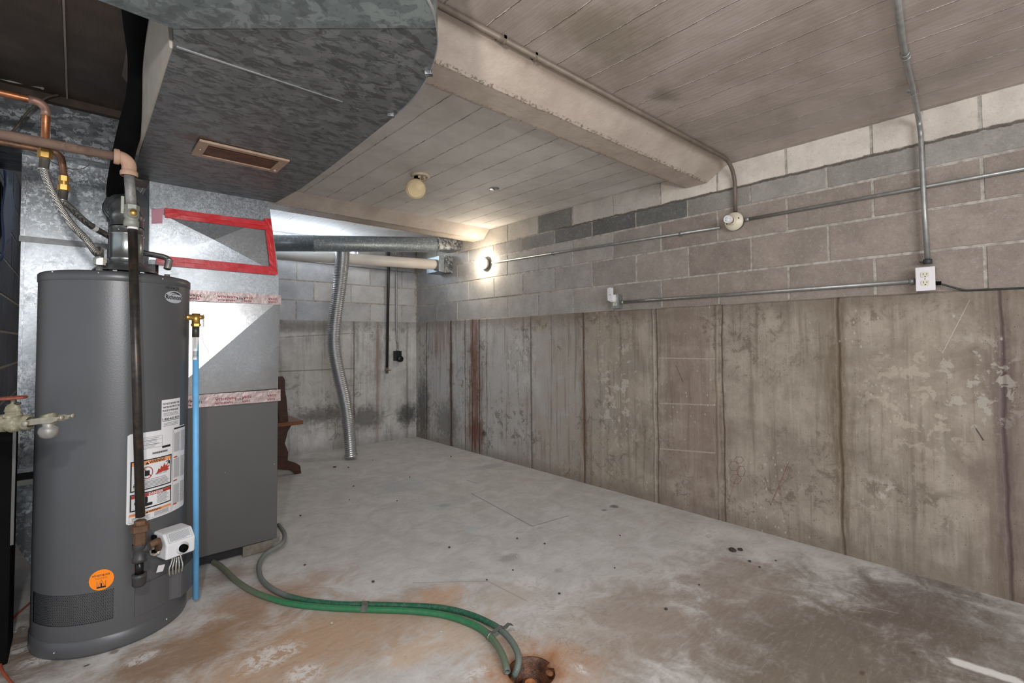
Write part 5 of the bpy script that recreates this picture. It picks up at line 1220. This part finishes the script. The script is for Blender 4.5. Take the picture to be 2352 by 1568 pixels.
a2 = wall_pt(1427, 694, .016); b2_ = wall_pt(2102, 645, .016)
t = conduit('steel conduit running level between the grey and the white outlet', [a2, b2_], .0105)
for q, d in ((a2, b2_-a2), (b2_, a2-b2_)): MB().lathe([(.0105, 0), (.015, .001), (.015, .02), (.0105, .022)], q, d, 16).build('connector', M_STEEL, t)
# black cable leaving the outlet
k0 = wall_pt(2150, 650, .03)
t = thing('cable', 'black cable leaving the white outlet along the wall ledge', 'cable', k0)
P_ = spline([k0, wall_pt(2165, 653, .028), wall_pt(2190, 660, .02), wall_pt(2215, 666, .008), wall_pt(2240, 666, .004), wall_pt(2290, 664, .004), wall_pt(2352, 661, .004), wall_pt(2460, 656, .004)], 6)
MB().tube(P_, .0045, 10).build('sheath', simple('dark_green_black_cable', C(44, 50, 46), .5), t)
MB().cyl(k0+V((0, .012, 0)), k0-V((0, .018, .002)), .0095, 14).build('cable_clamp', M_BLACK, t)

# ------------------------------------------------------------------ ceiling fixtures
fc = at(966, 402, Z=ZT); t = thing('smoke_detector', 'yellowed round detector dangling open from its ceiling base', 'smoke detector', fc)
M_YEL = simple('yellowed_plastic', C(214, 190, 146), .5, 0, .08, 20)
mb = MB().lathe([(0, 0), (.062, 0), (.064, -.006), (.058, -.014), (.042, -.016), (.042, -.008), (0, -.008)], fc, (0, 0, 1), 32)
mb.build('mounting_base', simple('cream_plastic', C(216, 200, 172), .5, 0, .06, 20), t)
for i in range(5):
    a = 1.2*i+.3; p = fc+V((.03*math.cos(a), .03*math.sin(a), -.016)); MB().box(p-V((.004, .008, .012)), p+V((.004, .008, .008)), 0, Matrix.Rotation(a, 3, 'Z')).build('contact_post', simple('cream_plastic', C(1, 1, 1)), t)
hp_ = fc+V((-.028, .0, -.03))
MB().box(hp_-V((.016, .012, .016)), hp_+V((.014, .012, .016))).build('battery_clip', M_BLACK, t)
dcn = at(955, 434, Y=fc.y-.03); axd = (V((-.50, -.72, -.46))).normalized()
MB().lathe([(0, .015), (.042, .017), (.050, .014), (.062, .010), (.066, 0), (.066, -.014), (.058, -.022), (0, -.022)], dcn, axd, 36).build('cover', M_YEL, t)
s2_ = axd.orthogonal().normalized(); 
mb = MB(); ring = [dcn+axd*.0155+(Matrix.Rotation(2*pi*i/30, 3, axd) @ s2_)*.048 for i in range(31)]; mb.tube(ring, .0025, 6, cap=False).build('cover_ring', simple('cream_plastic', C(1, 1, 1)), t)
MB().tube(spline([hp_+V((0, 0, -.01)), hp_+V((-.004, 0, -.03)), dcn+V((0, 0, .05)), dcn+V((0, 0, .03))], 5), .0025, 8).build('hinge_wire', simple('brown_wire', C(120, 90, 60), .6), t)
kc = at(1135, 433, Z=ZT); t = thing('ceiling_plate', 'small round grey blank plate on the pale ceiling', 'cover plate', kc)
MB().lathe([(0, -.001), (.034, -.001), (.036, 0), (.036, .004), (0, .004)], kc-V((0, 0, .004)), (0, 0, 1), 28).build('plate', simple('grey_plate', C(120, 124, 128), .4, .5), t)
MB().box(kc-V((.02, .004, .0075)), kc-V((-.015, -.004, .0045)), 0, Matrix.Rotation(.6, 3, 'Z')).build('bar', M_INK, t)

# ------------------------------------------------------------------ back corner: ducts and pipes
M_ROUND = galv('round_duct_sheet', C(120, 130, 136), C(176, 184, 190), .5, (.35, .5), 110, lo=.6, hi=1)
p0 = at(560, 557, D=4.42); pS = V((.76, 3.36, p0.z+.01)); p1 = at(1005, 562, D=5.02); rr = .077
t = thing('round_duct', 'long round galvanised duct slung below the ceiling to the far wall corner', 'duct', p0)
dd = (p1-p0)
MB().tube(spline([pS, pS+V((.16, .25, 0)), p0], 6)+[p0+dd*.33, p0+dd*.331, p0+dd*.335, p0+dd*.336, p1], rr, 32, rf=lambda u, i: rr+(.003 if i in (14, 15) else 0)).build('tube', M_ROUND, t)
n = 32; A_ = []; d = dd.normalized(); sd = d.cross(V((0, 0, 1))).normalized(); uu = sd.cross(d)
b0_, b1_ = at(1063, 552, X=XR), at(1063, 573, X=XR)
ws = at(1000, 560, X=XR)
for i in range(n): 
    a = 2*pi*i/n; A_.append(p1+sd*(rr*math.cos(a))+uu*(rr*math.sin(a)))
cyy = (b0_.y+.16); czz = (b0_.z+b1_.z)/2+.005; B_ = []
for i in range(n):
    a = 2*pi*i/n; c_, s__ = math.cos(a), math.sin(a); m = max(abs(c_), abs(s__)); B_.append(V((XR+.0, cyy-(c_/m)*.15*1, czz+(s__/m)*.05)))
# match winding: side vector points to -Y for the box side too
if (A_[0]-p1).y > 0: B_ = [V((q.x, 2*cyy-q.y, q.z)) for q in B_]
mb = MB(); mb.add(A_+B_, [(i, (i+1) % n, n+(i+1) % n, n+i) for i in range(n)], True); mb.build('boot', M_GALV, t)
MB().tube([p1-d*.01, p1+d*.004], rr+.002, 32, cap=False).build('joint_ring', M_GALV, t)
M_PVC = simple('cream_pvc', C(216, 208, 198), .45, 0, .05, 8)
v1 = at(1008, 608, X=XR-.12); v0 = at(640, 583, Y=v1.y+.02); v0 = at(640, 583, D=(v1-V((0, 0, CAM_H))).dot(fF)*.885)
vd = (v1-v0).normalized()
t = thing('drain_pipe', 'cream plastic drain pipe running below the round duct', 'pipe', v0)
MB().tube([v0-vd*.2, v1], .056, 28).build('tube', M_PVC, t)
MB().lathe([(0, 0), (.054, 0), (.056, -.01), (.056, -.04)], v1+vd*.012, vd, 28).build('end_cap', M_PVC, t)
q0 = V((XL+.1, YB-.05, ZC)); 
lz = at(800, 606, Y=YB-.01).z
t = thing('wall_strip', 'long pale strip fixed to the back wall beneath the drain pipe', 'strip', (2.2, YB, lz))
zA_ = at(900, 613, Y=YB-.02).z
MB().box((1.2, YB-.016, zA_-.035), (2.93, YB+.004, zA_-.008), .002).build('strip', simple('pale_strip_paint', C(186, 186, 184), .6, 0, .08), t)
t = thing('corner_boot', 'grey sheet metal box in the corner behind the pipe end', 'duct boot', (XR-.1, v1.y+.07, v1.z))
MB().box((XR-.17, v1.y-.075, v1.z-.085), (XR-.006, v1.y+.17, v1.z+.085), .002).build('box', M_ROUND, t)
MB().box((XR-.10, v1.y-.085, v1.z-.09), (XR+.006, v1.y-.072, v1.z+.095), .001).build('flange', M_GALV, t)

# crinkled aluminium hose
fp = [at(787, 572, D=4.78), at(785, 610, D=4.74), at(779, 665, D=4.72), at(770, 730, D=4.72), at(767, 790, D=4.72), at(776, 850, D=4.72), at(791, 915, D=4.74), at(800, 975, D=4.74), at(806, 1046, D=4.74)]
P_ = spline(fp, 60)
t = thing('flexible_duct', 'silver ribbed flexible duct hanging down to the floor in front of the back wall', 'flexible duct', P_[-1])
rr2 = .062
MB().tube(P_, rr2, 28, cap=False, rf=lambda u, i: (rr2-.004*u+.0044*(1 if i % 4 < 2 else -1)*(1-.55*max(0, (u-.7)/.3)))*(1+.035*mnoise.noise(V((u*22, 0, 3))))).build('ribbed_hose', simple('ribbed_aluminium', C(196, 198, 200), .32, .85, .08, 40, .25, 60), t)
dE = (P_[-1]-P_[-5]).normalized(); MB().lathe([(rr2*.98, -.012), (rr2*1.06, -.008), (rr2*1.06, .006), (rr2*.94, .008), (rr2*.9, .002), (rr2*.88, -.05)], P_[-1], dE, 32).build('end_ring', M_FOIL, t)
MB().tube([P_[-1]-dE*.02-V((.03, 0, 0)), P_[-1]+dE*.002, P_[-1]+dE*.0+V((.02, -.02, .01))], .006, 8).sph(P_[-1]-dE*.01, .025, 12, (1, .6, .6)).build('crumpled_foil', M_FOIL, t)

# black pipe with valve and conduit with outlet on the back wall
ga = at(893, 580, Y=YB-.03); gb_ = at(889, 846, Y=YB-.03)
t = thing('gas_stub', 'black vertical pipe on the back wall ending in a small brass valve', 'pipe', gb_)
MB().tube(spline([at(893, 572, Y=YB-.16), ga+V((0, -.03, .04)), ga, ga-V((0, 0, .1))], 6)[:-1]+[ga-V((0, 0, .1)), gb_], .0155, 14).build('tube', simple('black_pipe', C(62, 60, 58), .4, .4), t)
MB().cyl(gb_+V((0, 0, .01)), gb_-V((0, 0, .045)), .016, 14).hexn(gb_-V((0, 0, .04)), gb_-V((0, 0, .055)), .019).box(gb_+V((-.035, -.02, -.024)), gb_+V((.04, -.012, -.014)), .002).build('valve', simple('dull_brass', C(120, 110, 92), .5, .6), t)
ca = at(911, 590, Y=YB-.02); cb2 = at(911, 765, Y=YB-.02); cc_ = at(914, 790, Y=YB-.02); cd_ = at(914, 806, Y=YB-.02)
t = thing('back_conduit', 'thin conduit on the back wall dropping to the black outlet box', 'conduit', ca)
MB().tube([at(905, 572, Y=YB-.14), ca]+spline([ca-V((0, 0, .03)), cb2, cc_, cd_], 6), .0095, 12).build('tube', M_STEEL, t)
bxp = at(913, 817, Y=YB-.03)
t = thing('outlet_box', 'small black outlet box with round cover on the back wall', 'outlet', bxp)
MB().box(bxp+V((-.038, -.03, -.055)), bxp+V((.038, .034, .058)), .004).build('box', simple('black_box', C(26, 28, 32), .4), t)
MB().cyl(bxp+V((.012, -.03, -.035)), bxp+V((.012, -.055, -.035)), .036, 24).build('round_cover', simple('black_box', C(1, 1, 1)), t)
MB().cyl(bxp+V((0, .0, .056)), bxp+V((0, 0, .08)), .013, 12).build('connector', M_SCREW, t)

# ------------------------------------------------------------------ wooden bench
M_WOOD = None
def wood(name, a, b):
    s = NT(name); p = s.obj(); n = s.noise(p, 7, 6, .7, 1.5, (1, 9, 9)); s.fin(s.mix(s.rng(n, .3, .7), a, b), .28, 0, .5); return s.m
M_WOOD = wood('reddish_varnished_wood', C(92, 54, 32), C(132, 82, 50)); M_WOODD = wood('dark_varnished_wood', C(44, 25, 18), C(80, 46, 32))
bs = at(697, 968, Z=.46); bench = thing('bench', 'dark reddish wooden bench with upright back half hidden behind the furnace', 'bench', (bs.x-.5, bs.y+.18, 0))
bx1, by0 = bs.x, bs.y; BYE = YB-.06
MB().box((bx1-.40, by0, .438), (bx1, BYE, .470), .004).build('seat', M_WOOD, bench)
def xz(y, prof, th=.04): return MB().prism([V((x, y, z)) for (x, z) in prof], (0, th, 0))
for y in (by0+.07, BYE-.12):
    c = bx1-.19
    prof = [(c-.12, .438), (c+.12, .438), (c+.085, .38), (c+.06, .28), (c+.09, .20), (c+.085, .13), (c+.15, .10), (c+.19, .07), (c+.20, 0), (c+.15, 0), (c+.10, .045), (c, .07), (c-.10, .045), (c-.15, 0), (c-.20, 0), (c-.19, .07), (c-.085, .13), (c-.09, .20), (c-.06, .28), (c-.085, .38)]
    xz(y, prof).build('leg', M_WOODD, bench, bevel=.003)
MB().box((bx1-.205, by0+.1, .24), (bx1-.175, BYE-.1, .31), .003).build('stretcher', M_WOODD, bench)
for y in (by0+.05, BYE-.09):
    e = [at(px_, py_, Y=by0+.05) for (px_, py_) in ((663, 955), (659, 920), (655, 895), (655, 872), (650, 864))]
    R_ed = [(q.x, q.z) for q in e]; R_ed[0] = (e[0].x, .46)
    L_ed = [(x-.075, z) for (x, z) in R_ed[:4]][::-1]
    xz(y, R_ed+[(e[4].x-.045, e[4].z)]+L_ed, .03).build('back_upright', M_WOODD, bench, bevel=.003)
for z in (.56, .70):
    MB().box((e[2].x-.10, by0+.07, z), (e[2].x-.075, BYE-.08, z+.08), .003).build('back_rail', M_WOODD, bench)

# ------------------------------------------------------------------ sump with hoses
s_ = NT('rusty_pit'); p_ = s_.pos(); s_.fin(s_.mix(s_.rng(s_.noise(p_, 18, 6, .7), .35, .65), C(62, 38, 28), C(132, 86, 56)), .45, 0); s_.bump(s_.noise(p_, 40, 5, .7), .6, .008)
M_PIT = s_.m
mb = MB(); prof = [(SR+.012, -.001), (SR+.004, -.006), (SR-.004, -.02), (SR-.006, -.09), (SR-.02, -.10), (0, -.102)]
b0i = len(mb.v); mb.lathe(prof, SUMP, (0, 0, 1), 48)
for i in range(len(mb.v)):
    v = mb.v[i]; mb.v[i] = v+V((.003*mnoise.noise(v*60), .003*mnoise.noise(v*60+V((5, 0, 0))), .002*mnoise.noise(v*40)))
sump = thing('floor_drain', 'rusty round floor drain pit at the bottom edge of the photo', 'floor drain', SUMP)
mb.build('pit', M_PIT, sump)
MB().box((SUMP.x-.12, SUMP.y-.12, -.14), (SUMP.x+.12, SUMP.y+.12, -.108)).build('pit_floor', M_DARK, sump)
cc0 = at(1219, 1562, Z=-.05); MB().lathe([(.0, .0), (.017, 0), (.022, .01), (.022, .03), (.018, .032), (.017, .012), (0, .01)], V((cc0.x, cc0.y, -.088)), (0, 0, 1), 20).build('drain_cup', simple('orange_rust', C(176, 118, 74), .7, 0, .3, 40), sump)
lp = at(1262, 1540, Z=-.004); MB().sph((lp.x, lp.y, -.012), .013, 14, (1, 1.3, .5)).build('rusty_lump', simple('dark_orange_rust', C(128, 84, 56), .8, 0, .3, 60, .5, 60), sump)
def hose(label, pix, r, mats, zoff=None, group=None):
    pts = []
    for i, (x, y, z) in enumerate(pix): pts.append(at(x, y, Z=z))
    P = spline(pts, 10); t = thing('garden_hose', label, 'hose', P[-1])
    n = len(P); cut = [int(n*c) for c in mats[1]]; segs = [0]+cut+[n-1]
    MB().tube(P, r, 16, cap=False).build('tube', mats[0], t)
    d = (P[-1]-P[-3]).normalized(); MB().lathe([(r, -.02), (r, 0), (r*.72, 0), (r*.68, -.03)], P[-1], d, 20).build('open_end', simple('hose_end_grey', C(96, 104, 98), .6), t)
    return t, P
def hose_mat(name, a, dust, x_lo, x_hi, diamond):
    s = NT(name); p = s.pos(); o = s.xyz(p); mm = s.math('ADD', o[1], s.math('MULTIPLY', s.math('SUBTRACT', s.noise(p, 20, 5, .7), .5), .22))
    f = s.rng(mm, x_lo, x_hi); f2 = s.rng(mm, 1.55, 1.35)
    dn = s.rng(s.noise(p, 60, 6, .75), .45, .6)
    col = s.mix(s.math('MAXIMUM', f, s.math('MULTIPLY', f2, .75)), a, dust)
    col = s.mix(s.math('MULTIPLY', dn, .25), col, dust)
    s.fin(col, .45, 0, .4)
    if diamond:
        k = s.vor(p, 230); s.bump(k, .5, .002)
    return s.m
HM1 = hose_mat('bright_green_hose', C(42, 116, 76), C(112, 116, 100), 2.25, 2.5, False); HM2 = hose_mat('dark_green_hose', C(26, 92, 66), C(118, 122, 118), 2.2, 2.35, True)
t, Pa = hose('bright green garden hose, the nearer one, curving from the furnace to the drain', [(490, 1290, .02), (508, 1301, .02), (545, 1335, .015), (590, 1362, .014), (660, 1384, .014), (740, 1394, .014), (838, 1399, .014), (930, 1402, .014), (1010, 1410, .016), (1070, 1427, .018), (1110, 1447, .02), (1135, 1472, .022), (1152, 1500, .024), (1161, 1525, .02), (1165, 1543, .012)], .0125, (HM1, []))
t, Pb = hose('dark green braided hose, the farther one, looping from behind the furnace to the drain', [(640, 1205, .05), (653, 1225, .05), (650, 1245, .045), (632, 1258, .04), (610, 1272, .035), (597, 1290, .03), (595, 1312, .02), (605, 1335, .014), (640, 1360, .014), (700, 1378, .014), (780, 1387, .014), (838, 1388, .014), (920, 1390, .014), (1010, 1395, .016), (1070, 1408, .02), (1120, 1428, .03), (1155, 1450, .036), (1180, 1480, .034), (1191, 1510, .024), (1188, 1535, .004), (1180, 1553, -.02)], .0118, (HM2, []))
M_DUCTT = simple('grey_cloth_tape', C(96, 98, 92), .6, 0, .2, 60, .4, 80)
def near(P, px_, py_): 
    q = at(px_, py_, Z=.015); return min(range(len(P)-2), key=lambda i: (P[i].xy-q.xy).length)
i, j = near(Pa, 838, 1399), near(Pb, 838, 1388)
bt_ = thing('tape_band', 'grey tape band binding the two green hoses at mid length', 'tape', (Pa[i]+Pb[j])/2)
mb = MB(); d = (Pa[i+1]-Pa[i]).normalized(); s1_ = V((-d.y, d.x, 0)); c0_, c1_ = Pa[i], Pb[j]
if (c1_-c0_).dot(s1_) < 0: s1_ = -s1_
ring = [c0_-s1_*.0135+V((0, 0, -.004)), c0_-s1_*.012+V((0, 0, .008)), c0_+V((0, 0, .0145)), c1_+V((0, 0, .0140)), c1_+s1_*.012+V((0, 0, .008)), c1_+s1_*.0135+V((0, 0, -.004))]
for a, b in zip(ring[:-1], ring[1:]): mb.prism([a-d*.014, b-d*.014, b+d*.014, a+d*.014], (0, 0, .0015))
mb.build('band', M_DUCTT, bt_)
i, j = near(Pa, 1128, 1462), near(Pb, 1160, 1455)
bt_ = thing('tape_band', 'torn grey tape tie between the two hoses near the drain', 'tape', (Pa[i]+Pb[j])/2)
mb = MB(); c0_, c1_ = Pa[i], Pb[j]; d = (Pa[i+1]-Pa[i]).normalized(); s1_ = (c1_-c0_).normalized()
ring = [c0_-s1_*.014+V((0, 0, -.004)), c0_-s1_*.010+V((0, 0, .010)), c0_+V((0, 0, .0145)), c0_+s1_*.016+V((0, 0, .004)), c1_-s1_*.012+V((0, 0, .012)), c1_+V((0, 0, .0145)), c1_+s1_*.014+V((0, 0, .004)), c1_+s1_*.03+V((0, 0, .012)), c1_+s1_*.045+V((0, 0, .004))]
for a, b in zip(ring[:-1], ring[1:]): mb.prism([a-d*.012, b-d*.010, b+d*.008, a+d*.010], (0, 0, .0015))
mb.build('band', M_DUCTT, bt_)
cl = Pa[near(Pa, 1124, 1466)]; MB().tube([cl+V((.013*math.cos(a), .0, .013*math.sin(a))) for a in [2*pi*i/14 for i in range(15)]], .0022, 6, cap=False).build('wire_loop', M_STEEL, bt_)

# orange cord at the lower left, floor board edges, dark cabinet
t = thing('extension_cord', 'thin rust orange cord on the floor at the lower left corner', 'cord', at(10, 1500, Z=.005))
MB().tube(spline([at(85, 1370, Z=.005), at(60, 1392, Z=.005), at(35, 1415, Z=.005), at(18, 1445, Z=.005), at(5, 1490, Z=.005), at(2, 1530, Z=.005), at(20, 1560, Z=.005), at(60, 1600, Z=.005)], 8), .0042, 10).build('cord', simple('orange_cord', C(172, 84, 58), .5), t)
t = thing('storage_cabinet', 'black cabinet with a grey edge strip standing at the far left edge', 'cabinet', (XL+.05, 3.3, 0))
kx = at(33, 1100, Y=3.02).x
kxa = at(28, 1100, Y=2.52).x
zk0 = at(30, 1250, Y=2.52).z; zk1 = at(25, 1000, Y=2.52).z
MB().box((kxa-.6, 2.52, .0), (kxa, 2.73, max(zk1, .7)), .004).build('body', M_BLACK, t)
MB().box((kxa-.001, 2.515, zk0), (kxa+.008, 2.524, zk1+.02)).build('edge_strip', simple('grey_strip', C(84, 84, 82), .5, .2), t)
t = thing('blue_tarp', 'dark blue sheet hanging over the left wall', 'tarp', (-.25, 3.4, 1.7))
mb = MB(); n = 14; vs = []
for i in range(n+1):
    for j in range(n+1):
        y = 3.36+.5*i/n; z = 2.0-.45*j/n*(1-.55*(i/n)); vs.append((XL+.02+.006*math.sin(i*.9)+.004*math.sin(j*.7+i*.3), y, z))
mb.add(vs, [(i*(n+1)+j, i*(n+1)+j+1, (i+1)*(n+1)+j+1, (i+1)*(n+1)+j) for i in range(n) for j in range(n)], True)
o = mb.build('sheet', simple('blue_cloth', C(52, 66, 100), .7), t); md = o.modifiers.new('s', 'SOLIDIFY'); md.thickness = .004

# ------------------------------------------------------------------ debris on the floor
def crumb(px_, py_, r, mat, name, label, cat, grp=None, flat=.5, seed=0):
    p = at(px_, py_, Z=0); bm = bmesh.new(); bmesh.ops.create_icosphere(bm, subdivisions=2, radius=r)
    for v in bm.verts:
        v.co *= 1+.35*mnoise.noise(v.co/r*1.3+V((seed*3.1, seed, 0))); v.co.z *= flat
    lo = min(v.co.z for v in bm.verts)
    me = bpy.data.meshes.new(name); 
    for v in bm.verts: v.co.z -= lo
    bm.to_mesh(me); bm.free(); me.materials.append(mat); o = bpy.data.objects.new(name, me); o.location = (p.x, p.y, 0); COL.objects.link(o)
    return tag(o, label, cat, grp)
M_DIRT = simple('dark_dirt', C(70, 58, 50), .9, 0, .3, 80, .6, 90); M_PEB = simple('pale_pebble', C(190, 186, 178), .7, 0, .1, 60); M_DKP = simple('dark_pebble', C(66, 62, 58), .8, 0, .2, 60)
crumb(1682, 1266, .020, M_DIRT, 'dirt_clod', 'largest crumbling dark clod on the floor near the right wall, its left half', 'dirt clod', seed=1, flat=.45)
crumb(1700, 1264, .014, M_DIRT, 'dirt_clod', 'smaller right hand lump touching the largest dark clod near the right wall', 'dirt clod', seed=2, flat=.5)
crumb(769, 1073, .016, M_DIRT, 'dirt_clod', 'dark leaf-like clod on the floor below the flexible duct', 'dirt clod', seed=3, flat=.3)
crumb(800, 1074, .008, M_DIRT, 'dirt_clod', 'tiny dark crumb right of the clod below the flexible duct', 'dirt clod', seed=4)
for i, (x, y, w_) in enumerate(((856, 1057, 'right of the lower end of the flexible duct'), (941, 1096, 'on the pale blue paint patch'), (812, 1117, 'below the flexible duct shadow'), (803, 1148, 'furthest left in the middle of the floor'),
    (912, 1151, 'left of the pencilled line, beside the bluish stain'), (1032, 1258, 'left of the pair of pale discs'), (1118, 1332, 'rust brown, midway between pale discs and green hoses'), (1251, 1249, 'just right of the pale discs, below the pencilled corner'),
    (1036, 1049, 'closest to the far corner of the room'), (1178, 1310, 'below and between the pale discs'), (1188, 1237, 'just above the right pale disc'), (690, 1185, 'closest to the furnace right edge'), (1412, 1305, 'on the brownish floor, halfway to the right wall'),
    (1285, 1364, 'above right of the drain pit'), (857, 1337, 'just beyond the tape band on the hoses'), (1424, 1230, 'below the dark smudge near the right wall'), (700, 1298, 'beyond the middle of the dark green hose'),
    (1722, 1290, 'first of the crumbs trailing right from the big clod'), (1782, 1288, 'last of the crumbs trailing right from the big clod'), (1745, 1303, 'lowest of the crumbs beside the big clod'), (1530, 1400, 'alone on the olive brown floor, right of centre'), (1606, 1344, 'curled, on the brown floor below the big clod'))):
    crumb(x, y, .0045+.0025*((i*7) % 3)/2, M_DKP, 'pebble', 'tiny dark grit speck '+w_, 'grit', 'dark grit specks on the floor', .6, i)
for i, (x, y, w_) in enumerate(((1152, 1277, 'left one of the pair of round pale discs'), (1187, 1277, 'right one of the pair of round pale discs'), (1230, 1261, 'flat pale chip up right of the pair of discs'), (603, 1289, 'small pale chip beside the loop of the dark green hose'), (1013, 1450, 'tiny white chip in front of the green hoses'), (762, 1431, 'tiny white chip below the tape band, nearest the camera'), (1106, 1245, 'faint pale chip left of the pencilled corner'))):
    crumb(x, y, .0055, M_PEB, 'pebble', w_+' on the floor' if 'floor' not in w_ else w_, 'grit', 'pale chips on the floor', .4, i+40)
crumb(1628, 1172, .016, M_DIRT, 'dirt_clod', 'dark dirt lump at the foot of the right wall', 'dirt clod', seed=9)
